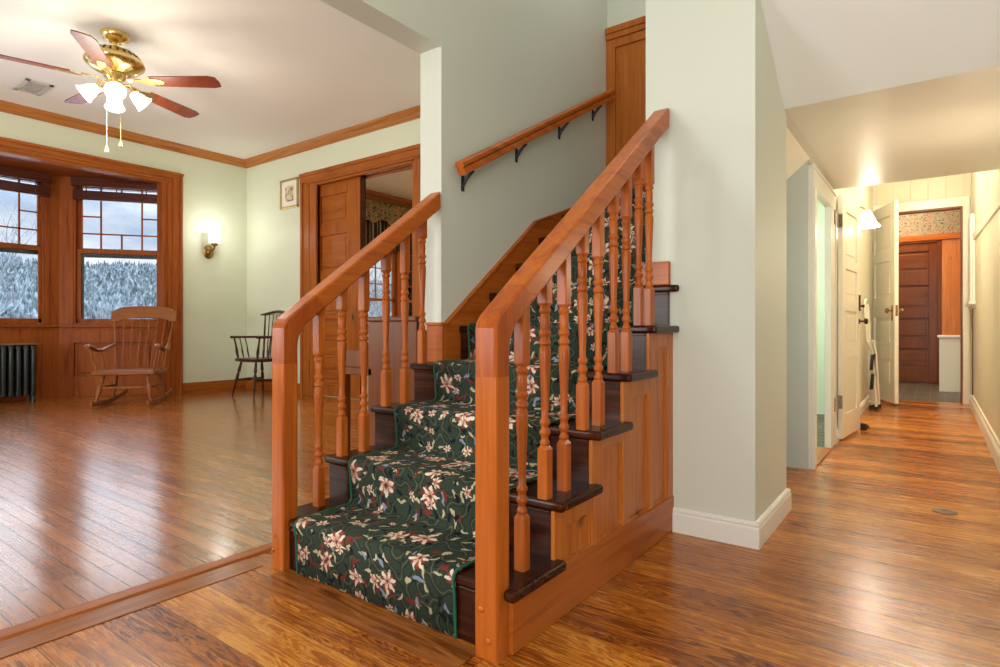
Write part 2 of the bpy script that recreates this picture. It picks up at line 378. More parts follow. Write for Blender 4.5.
# ceilings
struct(MB().box(-8.0, -2.03, -2.0, 4.6, CZ, CZ+0.1).build('ceiling', M['ceil'], origin='world'))
struct(MB().box(-2.1, 2.1, -2.1, 4.0, 3.45, 3.55).build('ceiling_foyer', M['ceil'], origin='world'))
struct(MB().box(-8.0, -2.2, 4.5, 9.6, CZ, CZ+0.1).build('ceiling_dining', M['ceil'], origin='world'))
struct(MB().box(-0.62, 0.5, 4.86, 8.5, 2.75, 2.85).build('ceiling_hall', M['hallpaint'], origin='world'))
struct(MB().box(-1.7, 0.8, 8.4, 11.5, 2.75, 2.85).build('ceiling_mudroom', M['ceil'], origin='world'))
# low soffit over the hall, the sloping underside in front of it and the facet at its left
struct(MB().box(-0.555, 0.5, 2.972, 4.92, 1.861, 2.0).build('ceiling_soffit', M['softceil'], origin='world'))
struct(MB().prism([(2.97, 1.86), (2.99, 3.45), (0.9, 3.45), (0.98, 3.15)], 'X', -0.562, 0.5).build('ceiling_slope', M['white2'], origin='world'))
struct(MB().prism([(-0.555, 1.862), (-0.555, 1.95), (-0.93, 1.95), (-0.93, 1.585), (-0.605, 1.868)], 'Y', 3.02, 3.96).build('ceiling_facet', M['softceil'], origin='world'))
struct(MB().box(-0.62, -0.55, 3.96, 4.92, 1.862, 2.8).build('wall_header', M['softceil'], origin='world'))

# parlor walls
bayY0, bayY1 = 0.072, 3.43
W('wall_window', M['sage2'], (-7.95, -7.8, 3.60, 4.75, 0, CZ), (-7.95, -7.8, -2.0, -0.10, 0, CZ), (-7.95, -7.8, -0.10, 3.60, 2.76, CZ))
W('wall_parlor_near', M['sage'], (-8.0, -2.0, -2.1, -2.0, 0, 3.5))
DX0, DX1, DZ = -6.19, -4.50, 2.66
W('wall_pocket_door', M['sage2'], (-7.8, DX0, 4.57, 4.60, 0, CZ), (DX1, -2.03, 4.57, 4.60, 0, CZ), (DX0, DX1, 4.57, 4.74, DZ, CZ),
  (-7.8, DX0-0.06, 4.70, 4.74, 0, CZ), (DX1, -2.03, 4.70, 4.74, 0, CZ))
# wall between parlor and stair; beam over the opening
W('wall_stair', M['sage'], (-1.995, -1.86, 2.06, 4.74, 0, 3.5))
W('wall_beam', M['sage'], (-1.995, -1.86, -2.0, 2.06, 2.17, 3.5))
# stair end wall, pillar and right stair wall
W('wall_stair_end', M['sage'], (-1.86, -0.9, 3.80, 3.95, 0, 3.5))
W('wall_pillar', M['sage'], (-1.006, -0.560, 2.425, 3.02, 0, 3.5))
W('wall_stair_right', M['blue'], (-1.006, -0.93, 3.02, 3.80, 0, 3.5))
# foyer behind and beside the camera
W('wall_foyer_back', M['sage'], (-2.03, 2.0, -2.1, -2.0, 0, 3.5))
W('wall_foyer_right', M['sage'], (2.0, 2.1, -2.1, 2.3, 0, 3.5))
W('wall_foyer_corner', M['sage'], (0.5, 2.1, 2.2, 2.3, 0, 3.5))
# hall
JY0, JY1, JZ = 4.08, 4.70, 1.70
W('wall_hall_jog', M['blue'], (-0.93, -0.613, 3.955, 4.01, 0, 1.95))
W('wall_hall_left', M['hallpaint'], (-0.625, -0.60, 4.01, JY0, 0, 2.8), (-0.625, -0.60, JY1, 8.4, 0, 2.8), (-0.625, -0.60, JY0, JY1, JZ, 2.8))
W('wall_hall_right', M['hallpaint'], (0.325, 0.5, 2.2, 8.45, 0, 2.9))
EX0, EX1, EZ = -0.535, 0.25, 2.215
W('wall_hall_end', M['boards'], (-0.70, EX0, 8.40, 8.50, 0, 2.8), (EX1, 0.5, 8.40, 8.50, 0, 2.8), (EX0, EX1, 8.40, 8.50, EZ, 2.8))
# bathroom behind the hall door
W('wall_bathroom', M['mint'], (-2.6, -2.5, 4.0, 6.7, 0, 2.8), (-2.6, -0.68, 6.6, 6.7, 0, 2.8), (-2.0, -0.93, 3.955, 4.01, 0, 2.8))
struct(MB().box(-2.6, -0.62, 3.96, 6.7, 2.4, 2.5).build('ceiling_bathroom', M['ceil'], origin='world'))
# mudroom
W('wall_mudroom', M['wallpaper'], (-1.7, -1.6, 8.5, 11.4, 0, 2.8), (0.6, 0.7, 8.5, 11.4, 0, 2.8), (-1.7, 0.7, 11.25, 11.35, 0, 2.8))
# dining room shell
NW0, NW1, NWZ0, NWZ1 = 6.55, 8.7, 0.85, 2.75
W('wall_dining_window', M['sage2'], (-7.95, -7.8, 4.75, NW0, 0, CZ), (-7.95, -7.8, NW1, 9.6, 0, CZ), (-7.95, -7.8, NW0, NW1, 0, NWZ0), (-7.95, -7.8, NW0, NW1, NWZ1, CZ))
W('wall_dining', M['sage'], (-8.0, -2.0, 9.5, 9.6, 0, CZ), (-2.2, -2.1, 4.74, 9.6, 0, CZ))

# crown mouldings
def crown(p, q, name, m, inward, z=CZ, h=0.095, d=0.085):
    prof = [(0, 0), (0, -h), (0.012, -h), (0.016, -h*0.86), (0.03, -h*0.8), (0.045, -h*0.5), (0.07, -h*0.3), (d*0.9, -h*0.22), (d, -h*0.12), (d, 0)]
    b = MB(); p = Vector(p); q = Vector(q); n = Vector(inward)
    vs = [(pt + n*a + Vector((0, 0, z+zz))) for pt in (p, q) for a, zz in prof]
    k = len(prof)
    fs = [tuple(range(k)), tuple(range(k, 2*k))] + [(i, (i+1) % k, k+(i+1) % k, k+i) for i in range(k)]
    b.add(vs, fs); return struct(b.build(name, m, origin='world'))
crown((-7.8, -2.0, 0), (-7.8, 4.57, 0), 'trim_4', M['crownY'], (1, 0, 0))
crown((-7.8, 4.57, 0), (-2.03, 4.57, 0), 'trim_5', M['crownX'], (0, -1, 0))
crown((-7.8, 4.74, 0), (-7.8, 9.5, 0), 'trim_6', M['caseY'], (1, 0, 0), h=0.16)
# wooden baseboards of the parlor
def basebd(name, m, x0, x1, y0, y1, h, cap):
    b = MB().box(x0, x1, y0, y1, 0, h-cap)
    b.box(x0 + (0.006 if x1-x0 < 0.05 else 0), x1 - (0.006 if x1-x0 < 0.05 else 0), y0 + (0.006 if y1-y0 < 0.05 else 0), y1 - (0.006 if y1-y0 < 0.05 else 0), h-cap, h)
    return struct(b.build(name, m, bevel=0.003, origin='world'))
basebd('baseboard_window', M['caseY'], -7.8, -7.78, 3.676, 4.57, 0.14, 0.03)
basebd('baseboard_pocket_door', M['caseX'], -7.8, -6.51, 4.55, 4.57, 0.14, 0.03)
# white baseboards round the pillar and along the hall
def white_base(name, pts, h=0.10, d=0.018, m='white'):
    # pts: path with the room on the right hand side of travel
    prof = [(0, 0), (d, 0), (d, h-0.026), (d-0.004, h-0.018), (d-0.002, h-0.010), (d-0.008, h-0.002), (0, h)]
    b = MB(); P = [Vector((x, y, 0)) for x, y in pts]; k = len(prof); vs = []
    for i, p in enumerate(P):
        dirs = []
        if i > 0: dirs.append((P[i]-P[i-1]).normalized())
        if i < len(P)-1: dirs.append((P[i+1]-P[i]).normalized())
        nn = [Vector((t.y, -t.x, 0)) for t in dirs]
        off = nn[0] if len(nn) == 1 else (nn[0]+nn[1]) / (1 + nn[0].dot(nn[1]))
        vs += [p + off*a + Vector((0, 0, z)) for a, z in prof]
    fs = [tuple(range(k)), tuple(range((len(P)-1)*k, len(P)*k))]
    for j in range(len(P)-1):
        fs += [(j*k+i, j*k+(i+1) % k, (j+1)*k+(i+1) % k, (j+1)*k+i) for i in range(k)]
    return struct(MB().add(vs, fs).build(name, M[m], origin='world'))
white_base('baseboard_pillar', [(-0.883, 2.425), (-0.560, 2.425), (-0.560, 3.02), (-0.93, 3.02)], 0.10)
white_base('baseboard_hall_right', [(0.325, 8.39), (0.325, 2.3)], 0.115, 0.02)
white_base('baseboard_hall_left', [(-0.60, 4.95), (-0.60, 8.38)], 0.10, 0.018)

# ------------------------------------------------------------------ bay window
BC = 2.626  # seam between the middle section and the far angled section
def frame_m(o, d):
    d = Vector((d[0], d[1], 0)).normalized(); out = Vector((-d.y, d.x, 0))
    m = Matrix.Identity(4)
    m.col[0][:3] = d; m.col[1][:3] = out; m.col[2][:3] = (0, 0, 1); m.col[3][:3] = o
    return m
def window(idx, mat, s0, s1, zb, zt, stile=0.06, queen=True):
    """double hung sash between s0 and s1; x along, y outward"""
    mid = 1.82
    w = thing('window_%d' % idx, None, None, mat.translation, math.atan2(mat.col[0][1], mat.col[0][0]), kind='structure')
    fr = MB(mat)
    fr.box(s0, s0+0.02, -0.01, 0.10, zb, zt).box(s1-0.02, s1, -0.01, 0.10, zb, zt).box(s0, s1, -0.01, 0.10, zt-0.02, zt).box(s0, s1, 0.0, 0.12, zb, zb+0.025)
    fr.build('frame', M['bayZ'], w, 0.003)
    lo = MB(mat); a, b = s0+0.02, s1-0.02
    lo.box(a, a+0.045, 0.025, 0.055, zb+0.02, mid+0.01).box(b-0.03, b, 0.025, 0.055, zb+0.02, mid+0.01)
    lo.box(a, b, 0.025, 0.055, zb+0.02, zb+0.075).box(a, b, 0.022, 0.055, mid-0.035, mid+0.015)
    lo.build('lower_sash', M['bayZ'], w, 0.003)
    g = MB(mat).box(a+0.045, b-0.03, 0.038, 0.042, zb+0.07, mid-0.03); g.build('lower_pane', M['glass'], w)
    # dark weather-strip of the storm window
    st = MB(mat); st.box(a+0.03, a+0.073, 0.046, 0.054, zb+0.05, mid-0.031).box(a+0.074, b-0.03, 0.046, 0.054, mid-0.085, mid-0.031)
    st.build('storm_frame', M['black'], w)
    up = MB(mat); t0 = mid-0.01
    up.box(a, a+0.05, 0.058, 0.088, t0, zt-0.02).box(b-0.03, b, 0.058, 0.088, t0, zt-0.02).box(a, b, 0.058, 0.088, zt-0.07, zt-0.02).box(a, b, 0.058, 0.088, t0, mid+0.03)
    c0, c1 = s0+0.27, s1-0.225; rows = [2.035, 2.25, 2.47]
    for c in (c0, c1): up.box(c-0.009, c+0.009, 0.063, 0.083, t0, zt-0.03)
    cm = (c0+c1)/2
    up.box(cm-0.009, cm+0.009, 0.063, 0.083, t0, rows[0]).box(cm-0.009, cm+0.009, 0.063, 0.083, rows[2], zt-0.03)
    for i, z in enumerate(rows):
        if i == 1: up.box(a+0.04, c0, 0.063, 0.083, z-0.009, z+0.009).box(c1, b-0.02, 0.063, 0.083, z-0.009, z+0.009)
        else: up.box(a+0.04, b-0.02, 0.063, 0.083, z-0.009, z+0.009)
    up.build('upper_sash', M['bayZ'], w)
    MB(mat).box(a+0.045, b-0.025, 0.071, 0.074, mid, zt-0.05).build('upper_pane', M['glass'], w)
    MB(mat).box(cm-0.018, cm+0.018, 0.02, 0.05, mid+0.015, mid+0.03).lathe([(0.008, 0), (0.008, 0.03), (0.003, 0.034)], (cm+0.01, 0.035, mid+0.03), n=8).build('sash_lock', M['oldbrass'], w)
    return w
def bay_section(k, o, d, L, s0, s1, zb=0.89, zt=2.68, label=None):
    m = frame_m(o, d)
    b = MB(m)
    b.box(0, s0, 0.0, 0.16, 0, 2.74).box(s1, L, 0.0, 0.16, 0, 2.74).box(s0, s1, 0, 0.16, zt, 2.74)
    # casings on the posts
    b.box(s0-0.055, s0, -0.016, 0.0, 0.9, zt).box(s1, min(L, s1+0.05), -0.016, 0.0, 0.9, zt)
    # panelled wall below the sill: frame round a recessed field
    b.box(s0, s1, 0.022, 0.16, 0, zb-0.03)
    p0, p1 = s0+0.0, s1-0.08
    b.box(0, p0, -0.010, 0.022, 0, zb-0.03).box(p1, L, -0.010, 0.022, 0, zb-0.03).box(p0, p1, -0.010, 0.022, 0, 0.25).box(p0, p1, -0.010, 0.022, 0.665, zb-0.03)
    b.box(p0+0.045, p1-0.045, 0.004, 0.022, 0.295, 0.62)
    struct(b.build('wall_bay_%s' % k, M['bayZ'], bevel=0.004, origin=o))
    st = MB(m).box(-0.01, L, -0.045, 0.03, zb-0.03, zb).box(0.0, L, -0.02, 0.0, zb-0.055, zb-0.03)
    struct(st.build('trim_sill_%s' % k, M['bayX'], bevel=0.006, origin=o))
    return m
mR = bay_section('right', (-8.686, BC, 0), (0.593, 0.805), 1.24, 0.158, 1.11)
mC = bay_section('middle', (-8.686, 0.876, 0), (0, 1), 1.75, 0.24, 1.60)
mL = bay_section('left', (-7.945, -0.131, 0), (-0.593, 0.805), 1.24, 0.13, 1.08)
window(1, mC, 0.24, 1.60, 0.89, 2.68)
window(2, mR, 0.158, 1.11, 0.89, 2.68)
window(3, mL, 0.13, 1.08, 0.89, 2.68)
struct(MB().prism([(-7.8, bayY0-0.1), (-7.8, bayY1+0.1), (-8.75, 2.7), (-8.75, 0.8)], 'Z', 2.72, 2.80).build('ceiling_bay', M['bayY'], origin='world'))
for k_, (x_, y_) in enumerate(((-8.722, BC+0.012), (-8.722, 0.876-0.012))):  # filler posts added behind the seams to block light leaks
    struct(MB().lathe([(0.036, 0), (0.036, 2.74)], (x_, y_, 0), n=16).build('trim_%d' % (21+k_), M['bayZ'], origin='world'))
# casing of the bay opening
cs = MB()
cs.box(-7.82, -7.772, 3.56, 3.675, 0, 2.78).box(-7.81, -7.760, 3.647, 3.677, 0, 2.79).box(-7.85, -7.785, 3.51, 3.565, 0, 2.74).box(-7.955, -7.802, 3.445, 3.612, 0, 2.71)
cs.box(-7.82, -7.772, -0.203, -0.058, 0, 2.78).box(-7.85, -7.785, -0.063, -0.01, 0, 2.74).box(-7.955, -7.802, -0.11, 0.055, 0, 2.71)
struct(cs.build('trim_7', M['bayZ'], bevel=0.005, origin='world'))
hd = MB()
hd.box(-7.958, -7.799, -0.12, 3.62, 2.68, 2.73).box(-7.848, -7.782, -0.065, 3.57, 2.705, 2.748).box(-7.818, -7.769, -0.206, 3.678, 2.74, 2.80).box(-7.81, -7.752, -0.215, 3.686, 2.79, 2.825)
struct(hd.build('trim_8', M['caseY'], bevel=0.006, origin='world'))
# raised wooden blinds
def blind(mat, s0, s1, label):
    t = thing('window_blind', label, 'blind', mat @ Vector(((s0+s1)/2, -0.05, 2.44)), math.atan2(mat.col[0][1], mat.col[0][0]), 'raised wooden blinds in the bay')
    MB(mat).box(s0, s1, -0.085, -0.065, 2.60, 2.715).box(s0, s1, -0.092, -0.062, 2.655, 2.67).box(s0, s0+0.015, -0.07, -0.0, 2.60, 2.715).box(s1-0.015, s1, -0.07, 0, 2.60, 2.715).build('valance', M['blindwood'], t, 0.004)
    b = MB(mat)
    for i in range(9): b.box(s0+0.012, s1-0.012, -0.062, -0.012, 2.462+i*0.0105, 2.4695+i*0.0105)
    b.box(s0+0.012, s1-0.012, -0.058, -0.014, 2.575, 2.579)
    b.build('slats', M['blindwood'], t)
    MB(mat).box(s0+0.01, s1-0.01, -0.064, -0.01, 2.436, 2.458).build('bottom_rail', M['blindwood'], t, 0.003)
    c = MB(mat)
    for s in (s0+0.16, (s0+s1)/2, s1-0.16): MB(mat).box(s-0.006, s+0.006, -0.0648, -0.0632, 2.45, 2.60).build('ladder_tape', M['blindwood'], t)
blind(mC, 0.17, 1.66, 'raised brown wooden blind in the window at the left edge, behind the radiator')
blind(mR, 0.15, 1.125, 'raised brown wooden blind in the window behind the rocking chair')

# ------------------------------------------------------------------ outside
def hillmat():
    t = NT('frosty_wooded_hillside')
    p = t.geo()
    n1 = t.n('ShaderNodeTexNoise', None, Vector=t.vmath('MULTIPLY', p, (0.3, 0.3, 0.3)), Scale=1.0, Detail=6.0, Roughness=0.75).outputs[0]
    n2 = t.n('ShaderNodeTexNoise', None, Vector=p, Scale=0.035, Detail=3.0).outputs[0]
    c = t.ramp(t.math('ADD', t.math('MULTIPLY', n1, 0.75), t.math('MULTIPLY', n2, 0.25)), [(0.38, C(40, 52, 52)), (0.47, C(70, 84, 88)), (0.54, C(104, 118, 126)), (0.64, C(160, 170, 176))])
    t.bsdf(Base_Color=c, Roughness=1.0); return t.m
M['hill'] = hillmat()
hb = MB(); vs = []; fs = []
na, nr = 90, 22
for i in range(na):
    az = math.radians(100 + 110*i/(na-1))      # azimuth from +X
    for j in range(nr):
        r = 14 + 240*(j/(nr-1))**1.3
        e = max(0.0, (r-45)/190.0)
        ridge = 22 + 4.0*math.sin(az*5+0.6) + 2.2*math.sin(az*13) + 0.8*math.sin(az*41+1)
        z = -3.0 + ridge*min(1, e)**1.1 + 0.7*math.sin(r*0.5+az*60)*min(1, e)
        vs.append((-7+math.cos(az)*r, 2+math.sin(az)*r, z))
for i in range(na-1):
    for j in range(nr-1): fs.append((i*nr+j, i*nr+j+1, (i+1)*nr+j+1, (i+1)*nr+j))
hb.add(vs, fs, True); struct(hb.build('hill', M['hill'], origin='world'))
def hill_z(az, r):
    e = max(0.0, (r-45)/190.0)
    ridge = 22 + 4.0*math.sin(az*5+0.6) + 2.2*math.sin(az*13) + 0.8*math.sin(az*41+1)
    return -3.0 + ridge*min(1, e)**1.1 + 0.7*math.sin(r*0.5+az*60)*min(1, e)
# frosted woods covering the hillside
fo_ = MB(); vs = []; fs = []
frn = random.Random(21)
for i in range(15000):
    az = math.radians(frn.uniform(112, 188)); r = 85 + 155*frn.random()**0.9
    x, y, z = -7+math.cos(az)*r, 2+math.sin(az)*r, hill_z(az, r)
    h = frn.uniform(1.5, 3.0); w = frn.uniform(0.25, 0.55)
    o = len(vs)
    a0 = frn.uniform(0, 2)
    for k in range(4): vs.append((x+w*0.5*math.cos(a0+k*PI/2), y+w*0.5*math.sin(a0+k*PI/2), z-0.3))
    for k in range(4): vs.append((x+w*math.cos(a0+k*PI/2), y+w*math.sin(a0+k*PI/2), z+h*0.45))
    vs.append((x+frn.uniform(-.3, .3), y+frn.uniform(-.3, .3), z+h))
    for k in range(4):
        fs.append((o+k, o+(k+1) % 4, o+4+(k+1) % 4, o+4+k)); fs.append((o+4+k, o+4+(k+1) % 4, o+8))
fo_.add(vs, fs)
def woods():
    t = NT('frosted_woods'); nz = t.n('ShaderNodeTexNoise', None, Vector=t.geo(), Scale=0.9, Detail=2.0).outputs[0]
    t.bsdf(Base_Color=t.ramp(nz, [(0.36, C(58, 70, 72)), (0.5, C(98, 112, 118)), (0.64, C(150, 162, 170))]), Roughness=1.0); return t.m
tag(fo_.build('hillside_woods', woods(), origin='world'), 'frosted grey woods covering the hillside outside the windows', 'woods', kind='stuff')
gb = MB(); vs = []; fs = []
for i in range(40):
    az = math.radians(100 + 110*i/39)
    for j in range(8):
        r = 5 + 42*j/7
        vs.append((-7+math.cos(az)*r, 2+math.sin(az)*r, -2.6 + 0.12*math.sin(r*0.9+az*7)))
for i in range(39):
    for j in range(7): fs.append((i*8+j, i*8+j+1, (i+1)*8+j+1, (i+1)*8+j))
gb.add(vs, fs, True); struct(gb.build('ground', plain('snow_bounce', C(236, 240, 246), 0.9, noise=0.05), origin='world'))  # unseen snow ground added to bounce light onto the parlor ceiling
def bark():
    t = NT('frosted_bark'); nz = t.n('ShaderNodeTexNoise', None, Vector=t.geo(), Scale=3.0, Detail=3.0).outputs[0]
    t.bsdf(Base_Color=t.ramp(nz, [(0.35, C(60, 66, 70)), (0.6, C(140, 148, 154))]), Roughness=0.9); return t.m
M['bark'] = bark()
def bare_tree(x, y, h, seed, label):
    rnd = random.Random(seed); base = Vector((x, y, -3.0))
    t = thing('bare_tree', label, 'tree', base, 0, 'bare trees outside the bay window')
    tr = MB(); br = MB()
    def grow(b, p, d, L, r, lev):
        pts = [p]; q = p.copy(); dd = d.copy()
        for i in range(4):
            dd = (dd + Vector((rnd.uniform(-.2, .2), rnd.uniform(-.2, .2), rnd.uniform(-.05, .2)))).normalized(); q = q + dd*(L/4); pts.append(q.copy())
        b.tube(pts, [r, r*.85, r*.7, r*.55, r*.35], 5 if lev < 2 else 3)
        if lev < 4:
            for i in range(5 if lev < 3 else 4):
                k = rnd.randint(1, 4) if lev else rnd.randint(2, 4)
                nd = (dd + Vector((rnd.uniform(-1, 1), rnd.uniform(-1, 1), rnd.uniform(-.1, .8)))).normalized()
                grow(br, pts[k], nd, L*rnd.uniform(.5, .7), r*.42, lev+1)
    grow(tr, base, Vector((0, 0, 1)), h*0.45, 0.09*h/7, 0)
    tr.build('trunk', M['bark'], t); br.build('branches', M['bark'], t)
bare_tree(-22.0, 4.2, 8.5, 3, 'frosted bare tree outside, filling the lower pane of the leftmost window')
bare_tree(-32.0, 10.6, 8.0, 5, 'frosted bare tree outside, low behind the left half of the window over the rocking chair')
bare_tree(-21.5, 12.6, 8.5, 11, 'frosted bare tree outside, at the right side of the window over the rocking chair')
bare_tree(-22.5, 19.5, 9.5, 13, 'frosted bare tree outside, seen through the pocket-door opening')

# ------------------------------------------------------------------ staircase
RISE, RUN, Y1, Z1 = 0.1705, 0.2345, 1.225, 0.178
NST = 8
def zt(n): return Z1 + RISE*(n-1)
def yn(n): return Y1 + RUN*(n-1)
st = thing('staircase', 'orange-brown wooden staircase with turned balusters and dark treads in the middle of the room', 'staircase', (-1.37, 1.2, 0))
XL, XR = -1.94, -0.855      # tread overhangs
PW = 2.425                 # front face of the pillar wall
RW = -1.006                # right stair wall
nose_y = [yn(n) for n in range(1, 9)] + [3.13, 3.45]
nose_z = [zt(n) for n in range(1, 9)] + [zt(8)+0.17, zt(8)+0.34]
for i in range(len(nose_y)):
    y0, z = nose_y[i], nose_z[i]
    yb = (nose_y[i+1] + 0.03) if i+1 < len(nose_y) else 3.80
    n = i+1
    b = MB()
    if y0 > 2.06 and n >= 5:
        if n <= 5: b.box(-1.858, XR, y0, min(yb, PW), z-0.03, z)
        elif n == 6:
            b.prism([(-1.858, y0), (XR, y0), (XR, PW-0.002), (RW-0.001, PW-0.002), (RW-0.001, yb), (-1.858, yb)], 'Z', z-0.03, z)
        else: b.box(-1.858, RW-0.001, y0, yb, z-0.03, z)
    elif n == 4: b.prism([(XL, y0), (XR, y0), (XR, yb), (-1.858, yb), (-1.858, 2.058), (XL, 2.058)], 'Z', z-0.03, z)
    elif n == 1:
        b.prism([(XL, 1.26), (-1.832, 1.26), (-1.832, y0), (-0.958, y0), (-0.958, 1.258), (-0.892, 1.258), (-0.892, y0-0.005), (XR, y0-0.005), (XR, yb), (XL, yb)], 'Z', z-0.03, z)
    else: b.box(XL, XR, y0, yb, z-0.03, z)
    b.build('tread', M['treadX'], st, 0.010, 3)
    # riser under the nosing
    zr0 = nose_z[i-1] if i else 0.0
    xr0, xr1 = (-1.858, RW-0.001) if y0 > PW else ((-1.858, -0.8985) if y0 > 2.03 else (-1.915, -0.8985))
    if n == 1: xr0, xr1 = -1.832, -0.958
    r = MB().box(xr0, xr1, y0+0.009, y0+0.025, zr0, z-0.03)
    r.build('riser', M['treadX'], st)
    MB().box(xr0 + 0.002, xr1 - 0.002, y0+0.003, y0+0.010, z-0.040, z-0.03).build('cove_moulding', M['treadX'], st, 0.002)
# right side: base board, frame and recessed panels
SX0, SX1 = -0.8985, -0.885
MB().box(-0.90, -0.881, 1.25, PW, 0, 0.148).build('base_board', M['pineY'], st, 0.003)
MB().box(-0.9, SX1, 1.257, 1.53, 0, 0.148).build('side_board', M['oakY'], st)
sy = [(1.466, 1.537), (1.700, 1.753), (1.935, 1.990), (2.169, 2.216), (2.366, 2.425)]
fr = MB()
tops = [zt(2), zt(3), zt(4), zt(5)]
for k, (a, b_) in enumerate(sy):
    z1 = (tops[k] if k < 4 else tops[3]) - 0.03
    fr.box(SX0, SX1, a, b_, 0.148, z1)
for k in range(4):
    a, b_ = sy[k][1], sy[k+1][0]
    zt_ = tops[k]-0.03
    fr.box(SX0, SX1, a, b_, [0.262, 0.455, 0.605, 0.772][k], zt_)
    zp = [0.262, 0.455, 0.605, 0.772][k]
    MB().box(-0.912, -0.8975, a-0.004, b_+0.004, 0.14, zp+0.004).box(-0.8976, -0.8895, a, a+0.009, 0.148, zp).box(-0.8976, -0.8895, b_-0.009, b_, 0.148, zp).box(-0.8976, -0.8895, a+0.009, b_-0.009, zp-0.009, zp).box(-0.8976, -0.8895, a+0.009, b_-0.009, 0.148, 0.157).build('side_panel', M['pine'], st)
fr.build('panel_frame', M['pine'], st, 0.003)
# the short white-edged wooden block on the pillar over the topmost open tread
MB().box(-1.03, -0.895, PW-0.022, PW-0.001, zt(6), zt(6)+0.10).build('skirting_block', M['oakX'], st, 0.004)
# left side
lf = MB().prism([(1.27, 0.0)] + [p for n in range(1, 5) for p in ((yn(n)+0.03, zt(n)-0.03), (min(yn(n+1)+0.03, 2.058), zt(n)-0.03))] + [(2.058, 0.0)], 'X', -1.922, -1.905)
lf.build('left_stringer', M['oakY'], st)
MB().box(-1.928, -1.904, 1.27, 2.058, 0, 0.145).build('base_board', M['oakY'], st, 0.004)
# skirting on the wall side
SK = [(2.062, zt(4)), (2.062, 0.862), (2.079, 0.862), (2.853, 1.452), (3.202, 1.575), (3.80, 1.79), (3.80, 1.5), (2.3, 0.6)]
MB().prism(SK, 'X', -1.859, -1.838).build('skirting_board', M['oakY'], st, 0.003)
MB().prism([(y, z) for y, z in [(2.062, 0.862), (2.079, 0.862), (2.853, 1.452), (3.202, 1.575), (3.80, 1.79), (3.80, 1.805), (3.2, 1.59), (2.848, 1.467), (2.073, 0.876), (2.062, 0.876)]], 'X', -1.859, -1.832).build('skirting_cap', M['oakY'], st, 0.003)
MB().box(-1.94, -1.838, 2.042, 2.059, zt(4), 0.862).box(-1.942, -1.836, 2.036, 2.059, 0.862, 0.876).build('skirting_block', M['oakX'], st, 0.003)

# newel posts, elbows and handrails
TAN = 0.742
def post(x0, x1, y0):
    y1 = y0+0.062
    p = MB().box(x0, x1, y0, y1, 0, 0.724).build('newel_post', M['oakZ'], st, 0.008, 2, only=lambda a, b: abs(a.z-b.z) > 0.1)
    return p
def elbow(x0, x1, y0, ztop, yj):
    # side outline in (y, z); inner corner rounded
    def top(y): return ztop + TAN*(y-y0)
    th = 0.080
    y1 = y0+0.062
    inner = []
    cy, rr = y1+0.048, 0.048
    a1 = math.atan(TAN)
    for k in range(6):
        f = k/5
        ang = PI - f*(PI/2 - a1)
        inner.append((cy + rr*math.cos(ang), 0))
    zi = top(y1)-th-0.012
    pts = [(y0, 0.724), (y0, ztop-0.022), (y0+0.005, ztop-0.006), (y0+0.018, ztop+0.011), (yj, top(yj)), (yj+0.045, top(yj+0.045)-th)]
    # curve from the rail underside to the post's back face
    pB = Vector((y1, top(y1)-th-0.055)); pC = Vector((y1, top(y1)-th)); pA = Vector((y1+0.05, top(y1+0.05)-th))
    for k in range(7):
        u = k/6; q = pA*(1-u)**2 + pC*2*u*(1-u) + pB*u*u; pts.append((q.x, q.y))
    pts.append((y1, 0.724))
    b = MB().prism(pts, 'X', x0, x1)
    return b.build('rail_elbow', M['elbow'], st, 0.009, 3, only=lambda a, b: abs(a.x-b.x) < 1e-5 and not (abs(a.z-0.724) < 1e-4 and abs(b.z-0.724) < 1e-4) and not (a.y > yj-0.001 and b.y > yj-0.001))
def rail(x0, x1, y0, ztop, yj, yend):
    def top(y): return ztop + TAN*(y-y0)
    th = 0.080
    cx = (x0+x1)/2
    L = math.hypot(yend-yj, TAN*(yend-yj)); ang = math.atan(TAN)
    pts = [(yj, top(yj)), (yend, top(yend)), (yend, top(yend)-th), (yj+0.045, top(yj+0.045)-th)]
    o = bpy.data.objects.new('tmp', None)
    b = MB().prism(pts, 'X', x0, x1)
    # lower fillet strip slightly narrower
    return b.build('handrail', M['railY'], st, 0.008, 3, only=lambda a, b: (abs(a.x-b.x) < 1e-5 and not (a.y < yj+0.05 and b.y < yj+0.05)))
M['elbow'] = wood('elbow_oak', C(122, 52, 13), C(160, 76, 22), C(186, 104, 40), axis='Z', rough=0.28, coat=0.1)
M['railY'] = wood('handrail_oak', C(138, 62, 15), C(180, 92, 27), C(202, 118, 44), axis='Y', rough=0.28, coat=0.15)
LX0, LX1, LY = -1.907, -1.834, 1.210
RX0, RX1, RY = -0.965, -0.893, 1.195
post(LX0, LX1, LY); elbow(LX0, LX1, LY, 0.872, 1.345); rail(LX0, LX1, LY, 0.872, 1.345, 2.03)
post(RX0, RX1, RY); elbow(RX0, RX1, RY, 0.872, 1.325); rail(RX0, RX1, RY, 0.872, 1.325, 2.408)
bl = MB()
for z in (0.095, 0.055):
    pass
for (x, y, z) in ((-0.942, RY, 0.125), (-0.918, RY, 0.05), (-1.885, LY, 0.115), (-1.893, LY, 0.06)):
    MB().lathe([(0.009, 0), (0.009, 0.003), (0.005, 0.006)], (x, y+0.001, z), (0, -1, 0), 10).build('wood_plug', M['oakX'], st)
